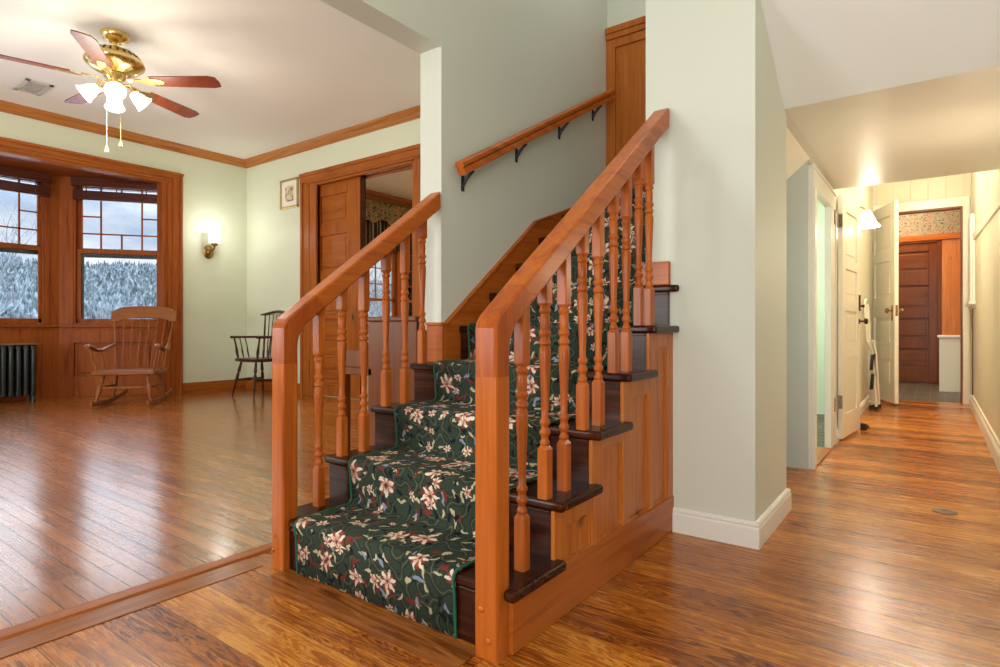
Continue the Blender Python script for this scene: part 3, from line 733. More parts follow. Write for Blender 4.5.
# balusters
PR = [(0.0125,.155),(0.0150,.160),(0.0150,.167),(0.0105,.173),(0.0110,.183),(0.0165,.190),(0.0165,.198),(0.0115,.205),(0.0110,.213),(0.0158,.221),(0.0158,.228),(0.0105,.236),
      (0.0112,.270),(0.0135,.330),(0.0160,.390),(0.0176,.425),(0.0170,.440),(0.0125,.449),(0.0178,.455),(0.0178,.463),(0.0130,.470),(0.0130,.476),(0.0178,.482),(0.0178,.490),(0.0130,.497),
      (0.0148,.510),(0.0148,.535),(0.0130,.543),(0.0176,.550),(0.0176,.557),(0.0130,.563),(0.0130,.567)]
def square(b, z0, z1, h=0.0172, c=0.0032):
    def oct(hh, cc): return [(-hh+cc, -hh), (hh-cc, -hh), (hh, -hh+cc), (hh, hh-cc), (hh-cc, hh), (-hh+cc, hh), (-hh, hh-cc), (-hh, -hh+cc)]
    b.prism(oct(h, c), 'Z', z0, z1)
def taper(b, z0, z1, h0, h1):
    vs = [(sx*h0, sy_*h0, z0) for sx, sy_ in ((-1,-1),(1,-1),(1,1),(-1,1))] + [(sx*h1, sy_*h1, z1) for sx, sy_ in ((-1,-1),(1,-1),(1,1),(-1,1))]
    b.add(vs, [(3,2,1,0),(4,5,6,7),(0,1,5,4),(1,2,6,5),(2,3,7,6),(3,0,4,7)])
protos = {}
def baluster(x, n, y, first):
    key = first
    ztop = (0.872 + TAN*(y-(RY if x > -1.3 else LY))) - 0.05 - zt(n)
    k = (round(ztop, 2))
    if k in protos:
        o = protos[k].copy(); COL.objects.link(o)
        o.location = Vector((x, y, zt(n))) - Vector(st.location); o.parent = st
        return
    b = MB()
    square(b, 0.0, 0.145); taper(b, 0.145, 0.157, 0.0160, 0.0095)
    b.lathe(PR, n=14)
    taper(b, 0.562, 0.574, 0.0095, 0.0160); square(b, 0.574, ztop)
    o = b.build('baluster', M['oakZ'], st, local=True)
    o.location = Vector((x, y, zt(n))) - Vector(st.location)
    protos[k] = o
for n, ys in ((1, (1.36,)), (2, (1.48, 1.591)), (3, (1.711, 1.823)), (4, (1.942, 2.05)), (5, (2.165, 2.268))):
    for y in ys: baluster(-0.9265, n, y, 0)
for n, ys in ((1, (1.391,)), (2, (1.499, 1.61)), (3, (1.73, 1.841)), (4, (1.950,))):
    for y in ys: baluster(-1.877, n, y, 0)

# carpet runner
CX0, CX1 = -1.775, -1.055
def carpet_path():
    pts = [(nose_y[0]+0.002, 0.003)]
    for i in range(len(nose_y)):
        y0, z = nose_y[i], nose_z[i]
        yr = y0 - 0.001
        if i: pts.append((yr, nose_z[i-1]+0.012)) if False else pts.append((yr+0.004, nose_z[i-1]+0.03))
        pts.append((yr-0.002, z-0.05))
        for a in range(6):
            th = a/5*PI/2
            pts.append((y0+0.016-0.026*math.cos(th), z-0.014+0.026*math.sin(th)))
        ye = nose_y[i+1]-0.011 if i+1 < len(nose_y) else 3.79
        pts.append((y0+0.1, z+0.012)); pts.append((ye-0.012, z+0.012)); 
        if i+1 < len(nose_y): pts.append((ye+0.004, z+0.016))
    return pts
cp = carpet_path()
arc = [0.0]
for a, b_ in zip(cp, cp[1:]): arc.append(arc[-1]+math.hypot(b_[0]-a[0], b_[1]-a[1]))
rt = thing('stair_runner', 'dark green floral carpet runner with green bound edge laid down the wooden stairs', 'carpet', (-1.415, 1.24, 0))
b = MB(); nx = 2; vs = []; uvs = []
for (y, z), s in zip(cp, arc):
    for k in range(nx): vs.append((CX0+(CX1-CX0)*k/(nx-1), y, z)); uvs.append((CX0+(CX1-CX0)*k/(nx-1), s))
fs = [(j*nx+k, j*nx+k+1, (j+1)*nx+k+1, (j+1)*nx+k) for j in range(len(cp)-1) for k in range(nx-1)]
b.add(vs, fs, True)
o = b.build('pile', M['carpet'], rt)
uvl = o.data.uv_layers.new(name='UVMap')
for lp in o.data.loops: uvl.data[lp.index].uv = uvs[lp.vertex_index]
so = o.modifiers.new('solid', 'SOLIDIFY'); so.thickness = 0.009; so.offset = -1
for x in (CX0, CX1):
    MB().tube([(x, y, z-0.002) for y, z in cp], 0.0045, 6).build('bound_edge', M['binding'], rt, label='bright green bound edge')

# wall handrail with black iron brackets
hr = thing('wall_handrail', 'short wooden handrail fixed to the stair wall on four black brackets', 'handrail', (-1.84, 2.9, 1.5))
yA, zA, yB, zB = 2.12, 1.60, 3.735, 2.465
d = Vector((0, yB-yA, zB-zA)).normalized(); up = Vector((0, -d.z, d.y))
prof = [(-0.026, 0.020), (-0.020, 0.032), (0.012, 0.034), (0.026, 0.024), (0.026, 0.006), (0.016, -0.002), (0.020, -0.012), (0.022, -0.032), (-0.018, -0.034), (-0.022, -0.006)]
vs = []
for y, z in ((yA, zA), (yB, zB)):
    for a, h in prof: vs.append(Vector((-1.795+a, y, z)) + up*h)
k = len(prof)
MB().add(vs, [tuple(range(k)), tuple(range(k, 2*k))] + [(i, (i+1) % k, k+(i+1) % k, k+i) for i in range(k)]).build('rail', M['railY'], hr, 0.003)
for y in (2.21, 2.67, 3.13, 3.57):
    z = zA + (y-yA)*(zB-zA)/(yB-yA) - 0.036
    bk = MB().box(-1.859, -1.852, y-0.008, y+0.008, z-0.095, z-0.02)
    bk.tube([(-1.855, y, z-0.075), (-1.84, y, z-0.045), (-1.815, y+0.005, z-0.018), (-1.795, y+0.012, z-0.002)], [0.006, 0.009, 0.008, 0.006], 6)
    bk.tube([(-1.795, y-0.03, z-0.014), (-1.795, y+0.05, z+0.030)], 0.006, 6)
    bk.build('bracket', M['black'], hr)

# panelled pine door at the head of the stair
dr = thing('door_1', None, None, (-1.4, 3.79, 1.7), 0, kind='structure')
f = MB().box(-1.858, -1.79, 3.772, 3.80, 1.70, 2.86).box(-1.789, -1.008, 3.773, 3.80, 2.80, 2.86).box(-1.858, -1.008, 3.764, 3.80, 2.861, 2.90).box(-1.858, -1.008, 3.758, 3.80, 2.901, 2.945)
f.build('frame', M['pinedoor'], dr, 0.004)
MB().box(-1.788, -1.02, 3.786, 3.799, 1.70, 2.80).build('panel', M['pinedoor'], dr)

# ------------------------------------------------------------------ pocket door opening
pc = MB()
for x0, x1 in ((-6.50, -6.33), (-4.50, -4.415)): pc.box(x0, x1, 4.545, 4.57, 0, DZ+0.02)
pc.box(-6.505, -6.46, 4.53, 4.57, 0, DZ+0.099).box(-6.40, -6.33, 4.538, 4.57, 0, DZ+0.03)
pc.box(-6.33, DX0, 4.545, 4.62, 0, DZ).box(DX1-0.03, DX1, 4.55, 4.74, 0, DZ)
struct(pc.build('trim_9', M['caseZ'], bevel=0.006, origin='world'))
ph = MB().box(-6.507, -4.30, 4.528, 4.57, DZ+0.02, DZ+0.10).box(-6.52, -4.30, 4.522, 4.57, DZ+0.10, DZ+0.145).box(-6.40, -4.42, 4.535, 4.57, DZ-0.0, DZ+0.03).box(-6.33, -4.45, 4.55, 4.60, DZ-0.03, DZ).box(-6.2, -4.5, 4.69, 4.74, DZ-0.03, DZ)
struct(ph.build('trim_10', M['caseX'], bevel=0.006, origin='world'))
pd = thing('door_2', None, None, (-5.85, 4.64, 0), 0, kind='structure')
lf0, lf1, ly0, ly1 = -6.24, -5.46, 4.622, 4.662
pz = [(0.15, 0.42), (0.54, 0.83), (0.95, 1.13), (1.25, 1.42), (1.56, 1.88), (2.0, 2.17) , (2.165, 2.50)]
pz = [(0.12, 0.52), (0.62, 0.92), (1.02, 1.32), (1.42, 1.98), (2.13, 2.50)]
pz = [(0.14, 0.36), (0.48, 0.76), (0.88, 1.06), (1.16, 1.42), (1.56, 2.0), (2.145, 2.49)]
b = MB().box(lf0, -6.235, ly0, ly1, 0.01, 2.65).box(-5.69, lf1, ly0, ly1, 0.01, 2.65)
zs = [0.01] + [q for p in pz for q in p] + [2.65]
for k in range(0, len(zs), 2): b.box(-6.235, -5.69, ly0, ly1, zs[k], zs[k+1])
b.build('leaf', M['caseZ'], pd, 0.004)
for z0, z1 in pz:
    MB().box(-6.235, -5.69, ly0+0.014, ly1-0.014, z0, z1).box(-6.19, -5.735, ly0+0.006, ly1-0.006, z0+0.04, z1-0.04).build('panel', M['caseX'], pd, 0.004)
MB().box(-5.60, -5.565, ly0-0.003, ly0+0.002, 0.915, 1.04).build('lock_plate', M['oldbrass'], pd, 0.001)
MB().box(-5.59, -5.575, ly0-0.005, ly0-0.002, 0.95, 1.0).build('keyhole', M['black'], pd)
struct(MB().box(-5.46, -5.405, 4.63, 4.665, 0.0, 2.65).build('trim_11', M['treadZ'], origin='world'))
MB()
# ------------------------------------------------------------------ dining room seen through the opening
wd = thing('window_4', None, None, (-7.85, 7.6, 0.9), 0, kind='structure')
f = MB()
f.box(-7.83, -7.77, NW0-0.12, NW0, NWZ0-0.1, NWZ1+0.12).box(-7.83, -7.77, NW1, NW1+0.12, NWZ0-0.1, NWZ1+0.12).box(-7.83, -7.77, NW0-0.12, NW1+0.12, NWZ1, NWZ1+0.12).box(-7.84, -7.74, NW0-0.14, NW1+0.14, NWZ0-0.06, NWZ0)
ym = 7.55
f.box(-7.92, -7.78, ym-0.1, ym+0.1, NWZ0, NWZ1)
f.build('frame', M['bayZ'], wd, 0.004)
sh = MB()
for a, b_ in ((NW0, ym-0.1), (ym+0.1, NW1)):
    sh.box(-7.88, -7.85, a, a+0.05, NWZ0, NWZ1).box(-7.88, -7.85, b_-0.05, b_, NWZ0, NWZ1).box(-7.88, -7.85, a, b_, NWZ0, NWZ0+0.06).box(-7.88, -7.85, a, b_, 1.32, 1.37).box(-7.88, -7.85, a, b_, NWZ1-0.05, NWZ1)
    for k in range(1, 4): sh.box(-7.875, -7.855, a+(b_-a)*k/4-0.008, a+(b_-a)*k/4+0.008, 1.35, NWZ1)
    for z in (1.62, 1.9, 2.2, 2.5): sh.box(-7.875, -7.855, a, b_, z-0.008, z+0.008)
sh.build('sash', M['bayZ'], wd)
MB().box(-7.866, -7.863, NW0, NW1, NWZ0, NWZ1).build('pane', M['glass'], wd)
def cloth(x, y0, y1, ztop, zbot, amp, waves, name, mat, parent, label=None, scal=0.0, sw=3):
    b = MB(); n = int(waves*8); vs = []; m = 6
    for i in range(n+1):
        u = i/n; y = y0+(y1-y0)*u
        zb = zbot + scal*(0.5-0.5*math.cos(u*2*PI*sw))
        for j in range(m):
            v = j/(m-1)
            vs.append((x + amp*(0.5+0.5*v)*math.sin(u*2*PI*waves), y, ztop+(zb-ztop)*v))
    fs = [(i*m+j, i*m+j+1, (i+1)*m+j+1, (i+1)*m+j) for i in range(n) for j in range(m-1)]
    b.add(vs, fs, True); o = b.build(name, mat, parent)
    s_ = o.modifiers.new('solid', 'SOLIDIFY'); s_.thickness = 0.006
    if label: o['label'] = label
    return o
v = cloth(-7.60, 6.25, 8.95, 3.0, 2.62, 0.025, 22, 'window_valance', M['valance'], None, scal=0.08, sw=6)
tag(v, 'scalloped floral valance along the top of the far-room window', 'valance')
c1 = thing('curtain', 'dark striped gathered curtain below the floral valance, seen through the pocket-door opening', 'curtain', (-7.7, 7.6, 2.0))
cloth(-7.71, 6.62, 8.75, 2.8, 2.22, 0.02, 26, 'cloth', M['stripes'], c1, scal=0.0)
MB().tube([(-7.71, 6.4, 2.82), (-7.71, 8.9, 2.82)], 0.012, 8).build('rod', M['oldbrass'], c1)
c2 = cloth(-7.70, 6.30, 6.58, 2.6, 0.5, 0.03, 3, 'side_curtain', M['stripes'], None)
tag(c2, 'narrow dark striped curtain hanging at the left side of the far-room window', 'curtain')

# upright piano behind the balusters
pn = thing('upright_piano', 'brown upright piano seen end-on behind the left balusters in front of the pocket doors', 'piano', (-2.3, 2.85, 0))
px0, px1, py0, py1 = -2.475, -2.075, 2.15, 3.5
MB().box(px0, px1-0.035, py0, py0+0.035, 0, 0.885).build('side', M['piano'], pn, 0.004)
MB().box(px0, px1-0.035, py1-0.035, py1, 0, 0.885).build('side', M['piano'], pn, 0.004)
MB().box(px0-0.01, px1-0.03, py0-0.012, py1+0.012, 0.885, 0.91).build('lid', M['piano'], pn, 0.006)
MB().box(px1-0.035, px1, py0+0.01, py1-0.01, 0.03, 0.89).build('back_board', M['black'], pn)
MB().box(px0+0.01, px0+0.025, py0+0.03, py1-0.03, 0.0, 0.60).box(px0+0.02, px0+0.035, py0+0.03, py1-0.03, 0.74, 0.885).build('front_board', M['piano'], pn)
MB().box(px0-0.262, px0+0.03, py0, py1, 0.59, 0.632).build('key_bed', M['piano'], pn, 0.004)
for y in (py0, py1-0.035):
    MB().prism([(px0-0.262, 0.632), (px0-0.262, 0.715), (px0-0.2, 0.728), (px0+0.0, 0.728), (px0+0.0, 0.632)], 'Y', y, y+0.035).build('cheek', M['piano'], pn, 0.005)
    lg = MB().box(px0-0.245, px0-0.195, y, y+0.045, 0.0, 0.59); lg.build('leg', M['piano'], pn, 0.006)
ks = MB(); nk = 52; w_ = (py1-py0-0.08)/nk
for i in range(nk): ks.box(px0-0.16, px0-0.01, py0+0.04+i*w_+0.001, py0+0.04+(i+1)*w_-0.001, 0.64, 0.662)
ks.build('white_keys', M['ivorykey'], pn)
bk = MB()
for i in range(nk-1):
    if i % 7 in (0, 1, 3, 4, 5): bk.box(px0-0.11, px0-0.01, py0+0.04+(i+1)*w_-0.006, py0+0.04+(i+1)*w_+0.006, 0.66, 0.674)
bk.build('black_keys', M['black'], pn)
MB().box(px0-0.04, px0+0.02, py0+0.035, py1-0.035, 0.66, 0.75).build('fallboard', M['piano'], pn, 0.004)

# ------------------------------------------------------------------ rocking chair
rc = thing('rocking_chair', 'brown wooden rocking chair with spindle back standing before the bay window', 'rocking chair', (-7.25, 2.88, 0), math.radians(49))
A = Matrix.Translation(rc.location) @ Matrix.Rotation(rc.rotation_euler.z, 4, 'Z') @ Matrix.Diagonal((0.85, 0.95, 1, 1))
# local: front is -Y, right is +X
SZ = 0.385
sd = MB(A)
outline = [(-0.36, -0.27), (0.36, -0.27), (0.375, -0.2), (0.33, 0.27), (-0.33, 0.27), (-0.375, -0.2)]
sd.prism(outline, 'Z', SZ-0.045, SZ); sd.build('seat', M['rockwoodX'], rc, 0.014, 3)
def tilt(z): return 0.235 + (z-SZ)*0.26
cr = []
for i in range(13):
    u = i/12*2-1
    zb = 0.93 + 0.035*(1-min(1, abs(u)/0.75)**6) if abs(u) < 0.8 else 0.925
    cr.append((u*0.41, zb))
top = []
for i in range(13):
    u = 1-i/12*2
    top.append((u*0.41, 1.10 - 0.05*max(0, abs(u)-0.75)/0.25 + 0.012*math.cos(u*2.5)))
vs = []; poly = cr+top
b = MB(A)
for off in (-0.014, 0.014):
    for x, z in poly: vs.append((x, tilt(z)+off-0.06*(1-(x/0.41)**2)*-1*0.6, z))
n = len(poly)
half = n//2
fs = [(i, i+1, n-2-i, n-1-i) for i in range(half-1)] + [(n+n-1-i, n+n-2-i, n+i+1, n+i) for i in range(half-1)] + [(i, (i+1) % n, n+(i+1) % n, n+i) for i in range(n)]
b.add(vs, fs, True); b.build('crest_rail', M['rockwoodX'], rc, 0.008, 2)
def bow(x, w=0.41): return 0.036*(1-(x/w)**2)
for i in range(8):
    u = i/7*2-1
    x0, x1 = u*0.29, u*0.375
    thick = 0.015 if i in (0, 7) else 0.0095
    p0 = Vector((x0, 0.235+0.02*(1-u*u), SZ-0.01)); p1 = Vector((x1, tilt(0.96)+bow(x1), 0.96))
    MB(A).tube([p0, p0.lerp(p1, 0.25), p0.lerp(p1, 0.55), p1], [thick*0.8, thick*1.25, thick, thick*0.75], 8).build('back_post' if i in (0, 7) else 'back_spindle', M['rockwood'], rc)
for sx in (-1, 1):
    # scrolled arm from the back post to a rolled front knob
    p = [(sx*0.335, tilt(0.63)+0.01, 0.665), (sx*0.36, 0.20, 0.635), (sx*0.385, 0.08, 0.60), (sx*0.395, -0.06, 0.605), (sx*0.40, -0.18, 0.64), (sx*0.40, -0.26, 0.655), (sx*0.40, -0.315, 0.64)]
    MB(A).tube(p, [0.018, 0.026, 0.031, 0.031, 0.033, 0.042, 0.03], 10, 0.62).build('arm', M['rockwood'], rc)
    MB(A).tube([(sx*0.325, -0.2, SZ-0.01), (sx*0.34, -0.205, 0.44), (sx*0.36, -0.215, 0.50), (sx*0.37, -0.22, 0.545), (sx*0.39, -0.23, 0.63)], [0.012, 0.017, 0.012, 0.018, 0.012], 8).build('arm_post', M['rockwood'], rc)
    for q in (0.02, 0.14):
        MB(A).tube([(sx*0.335, q, SZ-0.01), (sx*0.375, q+0.02, 0.61)], 0.009, 8).build('arm_spindle', M['rockwood'], rc)
    # turned legs and the rocker
    for yy, y2 in ((-0.19, -0.25), (0.17, 0.21)):
        P0 = Vector((sx*0.25, yy, SZ-0.03)); P1 = Vector((sx*0.315, y2, 0.052))
        MB(A).tube([P0, P0.lerp(P1, .15), P0.lerp(P1, .32), P0.lerp(P1, .38), P0.lerp(P1, .44), P0.lerp(P1, .62), P0.lerp(P1, .85), P1], [0.018, 0.022, 0.027, 0.018, 0.026, 0.030, 0.018, 0.016], 10).build('leg', M['rockwood'], rc)
    rk = []
    for i in range(13):
        y = -0.37 + 0.92*i/12
        z = 0.028 + (y*y)*0.24 * (1 if y > 0 else 0.55)
        rk.append((sx*(0.318-0.03*(i/12)), y, z))
    MB(A).tube(rk, [0.016]*2+[0.019]*9+[0.016]*2, 8, 1.4).build('rocker', M['rockwood'], rc)
    MB(A).tube([(sx*0.288, -0.222, 0.2), (sx*0.288, 0.19, 0.2)], 0.012, 8).build('side_stretcher', M['rockwood'], rc)
MB(A).tube([(-0.285, -0.222, 0.2), (0, -0.222, 0.2), (0.285, -0.222, 0.2)], [0.011, 0.018, 0.011], 8).build('front_stretcher', M['rockwood'], rc)
MB(A).tube([(-0.285, 0.19, 0.17), (0.285, 0.19, 0.17)], [0.011, 0.011], 8).build('back_stretcher', M['rockwood'], rc)

# ------------------------------------------------------------------ dark armchair in the corner
wc = thing('windsor_armchair', 'dark brown spindle-back armchair in the corner beside the sconce wall', 'armchair', (-6.88, 4.20, 0), 0.0)
A = Matrix.Translation(wc.location) @ Matrix.Diagonal((0.84, 0.82, 1, 1))
WS = 0.47
so_ = [(-0.27, -0.24), (-0.1, -0.275), (0.1, -0.275), (0.27, -0.24), (0.30, -0.05), (0.26, 0.18), (0.12, 0.25), (-0.12, 0.25), (-0.26, 0.18), (-0.30, -0.05)]
MB(A).prism(so_, 'Z', WS-0.04, WS).build('seat', M['darkchair'], wc, 0.013, 3)
arc_ = []
for i in range(25):
    a = PI*(-0.12 + 1.24*i/24)
    arc_.append((0.345*math.cos(a), -0.03+0.27*math.sin(a), 0.735))
arc_ = [(0.36, -0.26, 0.735)] + arc_ + [(-0.36, -0.26, 0.735)]
MB(A).tube(arc_, [0.022]+[0.019]*25+[0.022], 8, 0.75).build('arm_bow', M['darkchair'], wc)
for sx in (-1, 1):
    for (yy, dx) in ((-0.2, 0.30), (-0.11, 0.305), (-0.02, 0.30)):
        r_ = 0.016 if yy == -0.2 else 0.009
        MB(A).tube([(sx*0.255, yy+0.01, WS-0.01), (sx*0.28, yy, WS+0.08), (sx*0.30, yy, WS+0.15), (sx*0.345, yy-0.01, 0.735)], [r_*0.8, r_*1.4, r_*0.9, r_*0.8], 8).build('arm_post' if yy == -0.2 else 'arm_spindle', M['darkchair'], wc)
    for (yy, y2, nm) in ((-0.17, -0.27, 'leg'), (0.16, 0.25, 'leg')):
        P0 = Vector((sx*0.19, yy, WS-0.02)); P1 = Vector((sx*0.29, y2, 0.0))
        MB(A).tube([P0, P0.lerp(P1, .18), P0.lerp(P1, .3), P0.lerp(P1, .36), P0.lerp(P1, .42), P0.lerp(P1, .6), P0.lerp(P1, .72), P0.lerp(P1, .78), P1], [0.014, 0.02, 0.026, 0.015, 0.024, 0.024, 0.014, 0.020, 0.011], 8).build('leg', M['darkchair'], wc)
    MB(A).tube([(sx*0.245, -0.224, 0.2), (sx*0.245, 0.0, 0.2), (sx*0.245, 0.205, 0.2)], [0.010, 0.017, 0.010], 8).build('side_stretcher', M['darkchair'], wc)
MB(A).tube([(-0.245, 0.0, 0.2), (0, 0, 0.2), (0.245, 0, 0.2)], [0.010, 0.018, 0.010], 8).build('cross_stretcher', M['darkchair'], wc)
for i in range(7):
    u = i/6*2-1
    r_ = 0.014 if i in (0, 6) else 0.008
    MB(A).tube([(u*0.2, 0.2+0.03*(1-u*u), WS-0.01), (u*0.235, 0.235+0.03*(1-u*u), 0.735), (u*0.27, 0.275+0.03*(1-u*u), 1.03)], [r_, r_*1.1, r_*0.8], 8).build('back_post' if i in (0, 6) else 'back_spindle', M['darkchair'], wc)
cr = MB(A); pts = []
for i in range(15):
    u = i/14*2-1
    pts.append((u*0.40, 0.285+0.035*(1-u*u), 1.045+0.018*math.cos(u*PI*1.0)))
cr.tube(pts, [0.020, 0.030, 0.034]+[0.036]*9+[0.034, 0.030, 0.020], 10, 0.55); cr.build('crest_rail', M['darkchair'], wc)

# ------------------------------------------------------------------ radiator
rd = thing('radiator', 'dark cast-iron column radiator at the left edge under the window', 'radiator', (-8.42, 1.75, 0))
nsec = 16
for i in range(nsec):
    y = 2.275 - i*0.068
    s_ = MB()
    for dx in (-0.075, 0.0, 0.075):
        s_.lathe([(0.014, 0.07), (0.024, 0.10), (0.024, 0.60), (0.014, 0.64)], (-8.42+dx, y, 0), n=10, sx=1.25, sy=1.0)
    s_.box(-8.515, -8.325, y-0.024, y+0.024, 0.075, 0.125).box(-8.515, -8.325, y-0.024, y+0.024, 0.60, 0.655)
    s_.lathe([(0.03, 0), (0.03, 0.05)], (-8.42, y-0.03, 0.62), (0, 1, 0), 10)
    s_.build('section', M['rad'], rd, 0.012, 2)
for y in (2.275, 2.275-15*0.068):
    for dx in (-0.07, 0.07): MB().lathe([(0.022, 0), (0.018, 0.03), (0.016, 0.09)], (-8.42+dx, y, 0), n=10).build('foot', M['rad'], rd)
MB().box(-8.53, -8.31, 1.2, 2.32, 0.655, 0.672).build('top_plate', M['nickel'], rd, 0.003)

# ------------------------------------------------------------------ ceiling fan
FX, FY = -5.25, 1.96
fan = thing('ceiling_fan', 'brass ceiling fan with five red-brown blades and lit lamps, hanging from the ceiling', 'ceiling fan', (FX, FY, CZ))
MB().lathe([(0.02, -0.075), (0.05, -0.07), (0.085, -0.045), (0.10, -0.02), (0.10, 0)], (FX, FY, CZ)).build('canopy', M['brass'], fan)
MB().lathe([(0.016, -0.19), (0.016, -0.06), (0.026, -0.055)], (FX, FY, CZ), n=12).build('downrod', M['brass'], fan)
MB().lathe([(0.06, -0.32), (0.10, -0.315), (0.16, -0.29), (0.205, -0.25), (0.21, -0.235), (0.20, -0.21), (0.19, -0.20), (0.15, -0.155), (0.08, -0.125), (0.02, -0.12)], (FX, FY, CZ), n=32).build('motor_housing', M['brass'], fan); mh = [c for c in fan.children if c.name.startswith('motor_housing')][0]
sl = MB()
for k in range(24):
    a = 2*PI*k/24; r_ = 0.171
    sl.m = Matrix.Translation((FX+r_*math.cos(a), FY+r_*math.sin(a), CZ-0.178)) @ Matrix.Rotation(a, 4, 'Z') @ Matrix.Rotation(0.85, 4, 'Y')
    MB(sl.m).box(-0.018, 0.018, -0.006, 0.006, -0.002, 0.003).build('vent_slot', M['black'], mh)
MB().lathe([(0.03, -0.47), (0.055, -0.45), (0.062, -0.42), (0.05, -0.38), (0.075, -0.35), (0.075, -0.32)], (FX, FY, CZ), n=20).build('light_kit', M['brass'], fan)
for k in range(5):
    a = math.radians(38+72*k)
    m = Matrix.Translation((FX, FY, CZ-0.375)) @ Matrix.Rotation(a, 4, 'Z') @ Matrix.Rotation(math.radians(-11), 4, 'X')
    P = [(0.29, -0.062), (0.76, -0.078), (0.81, -0.06), (0.82, 0.0), (0.81, 0.06), (0.76, 0.078), (0.29, 0.062)]
    bb = MB(m).prism(P, 'Z', -0.004, 0.004).build('blade', M['blade'], fan, 0.002)
    ir = MB(m).box(0.10, 0.22, -0.018, 0.018, 0.0, 0.008).prism([(0.20, -0.02), (0.26, -0.05), (0.37, -0.03), (0.39, 0.0), (0.37, 0.03), (0.26, 0.05), (0.20, 0.02)], 'Z', -0.009, -0.0045)
    i_ = ir.build('blade_iron', M['brass'], bb, 0.002)
for k in range(4):
    a = math.radians(-20+90*k)
    dx, dy = math.cos(a), math.sin(a)
    base = Vector((FX+0.055*dx, FY+0.055*dy, CZ-0.395)); ax = Vector((dx*0.72, dy*0.72, -0.62)).normalized()
    ar = MB().tube([base, base+Vector((dx, dy, 0.1))*0.05, base+ax*0.085], 0.011, 8).build('lamp_arm', M['brass'], fan)
    s0 = base + ax*0.08
    sh = MB().lathe([(0.026, 0), (0.038, 0.02), (0.052, 0.055), (0.056, 0.08), (0.066, 0.105), (0.074, 0.118), (0.070, 0.117), (0.052, 0.082), (0.03, 0.02), (0.01, 0.01)], s0, ax, 20).build('lamp_shade', M['shade_fan'], fan)
    MB().lathe([(0.008, 0.02), (0.014, 0.04), (0.026, 0.07), (0.028, 0.088), (0.02, 0.104), (0.006, 0.112)], s0, ax, 14).build('bulb', M['bulb'], sh)
MB().tube([(FX+0.03, FY+0.03, CZ-0.46), (FX+0.03, FY+0.03, CZ-0.86)], 0.0014, 6).lathe([(0.004, 0.0), (0.014, 0.012), (0.012, 0.03), (0.004, 0.05)], (FX+0.03, FY+0.03, CZ-0.905), n=10).build('pull_chain', M['brass'], fan)
MB().tube([(FX-0.05, FY-0.04, CZ-0.46), (FX-0.05, FY-0.04, CZ-0.89)], 0.0014, 6).lathe([(0.014, 0.0), (0.013, 0.012), (0.009, 0.03), (0.004, 0.05)], (FX-0.05, FY-0.04, CZ-0.94), n=10).build('pull_chain', M['tubewhite'], fan, label='pull chain with a white drop')

# ceiling vent
vt = thing('ceiling_vent', 'pale rectangular air vent in the ceiling left of the fan', 'vent', (-7.04, 1.92, CZ))
MB().box(-7.24, -6.84, 1.81, 1.85, CZ-0.012, CZ-0.0005).box(-7.24, -6.84, 1.99, 2.03, CZ-0.012, CZ-0.0005).box(-7.24, -7.2, 1.81, 2.03, CZ-0.012, CZ-0.0005).box(-6.88, -6.84, 1.81, 2.03, CZ-0.012, CZ-0.0005).build('frame', M['vent'], vt, 0.003)
b = MB()
for k in range(7):
    b.m = Matrix.Translation((-7.04, 1.862+0.0195*k, CZ-0.007)) @ Matrix.Rotation(0.6, 4, 'X'); b.box(-0.165, 0.165, -0.008, 0.008, -0.0012, 0.0012)
b.build('louvres', M['vent'], vt)

# ------------------------------------------------------------------ wall sconce
sc = thing('wall_sconce', 'brass wall sconce with white glass shade glowing on the wall right of the windows', 'wall lamp', (-7.8, 4.035, 1.85))
MB().lathe([(0.075, 0), (0.075, 0.008), (0.06, 0.018), (0.035, 0.024), (0.02, 0.045), (0.0, 0.05)], (-7.799, 4.025, 1.865), (1, 0, 0), 24, 1.25, 0.9).build('back_plate', M['oldbrass'], sc)
MB().tube([(-7.76, 4.025, 1.87), (-7.71, 4.03, 1.87), (-7.67, 4.035, 1.895), (-7.66, 4.035, 1.945)], 0.012, 8).lathe([(0.012, 0), (0.036, 0.01), (0.042, 0.025), (0.042, 0.04)], (-7.66, 4.035, 1.93), n=16).build('arm', M['oldbrass'], sc)
MB().lathe([(0.03, 0), (0.066, 0.004), (0.072, 0.02), (0.072, 0.155), (0.070, 0.165), (0.064, 0.165), (0.064, 0.012), (0.0, 0.008)], (-7.66, 4.035, 1.965), n=24).build('lamp_shade', M['shade_sconce'], sc)

# framed picture
pf = thing('framed_picture', 'small gold-framed print with wide white mat on the wall left of the pocket doors', 'picture', (-6.77, 4.57, 2.41))
x0, x1, z0, z1 = -6.965, -6.575, 2.41, 2.79
MB().box(x0, x0+0.028, 4.545, 4.569, z0, z1).box(x1-0.028, x1, 4.545, 4.569, z0, z1).box(x0, x1, 4.545, 4.569, z0, z0+0.028).box(x0, x1, 4.545, 4.569, z1-0.028, z1).build('frame', M['gold'], pf, 0.005)
MB().box(x0+0.02, x1-0.02, 4.558, 4.567, z0+0.02, z1-0.02).build('mat', plain('white_mat_board', C(236, 232, 218), 0.8), pf)
def sketch():
    t = NT('brown_ink_drawing')
    v = t.geo()
    nz = t.n('ShaderNodeTexNoise', None, Vector=v, Scale=26.0, Detail=6.0).outputs[0]
    t.bsdf(Base_Color=t.ramp(nz, [(0.38, C(140, 116, 84)), (0.5, C(206, 190, 156)), (0.62, C(222, 210, 182))]), Roughness=0.8); return t.m
MB().box(-6.86, -6.68, 4.555, 4.559, 2.50, 2.70).build('print', sketch(), pf)

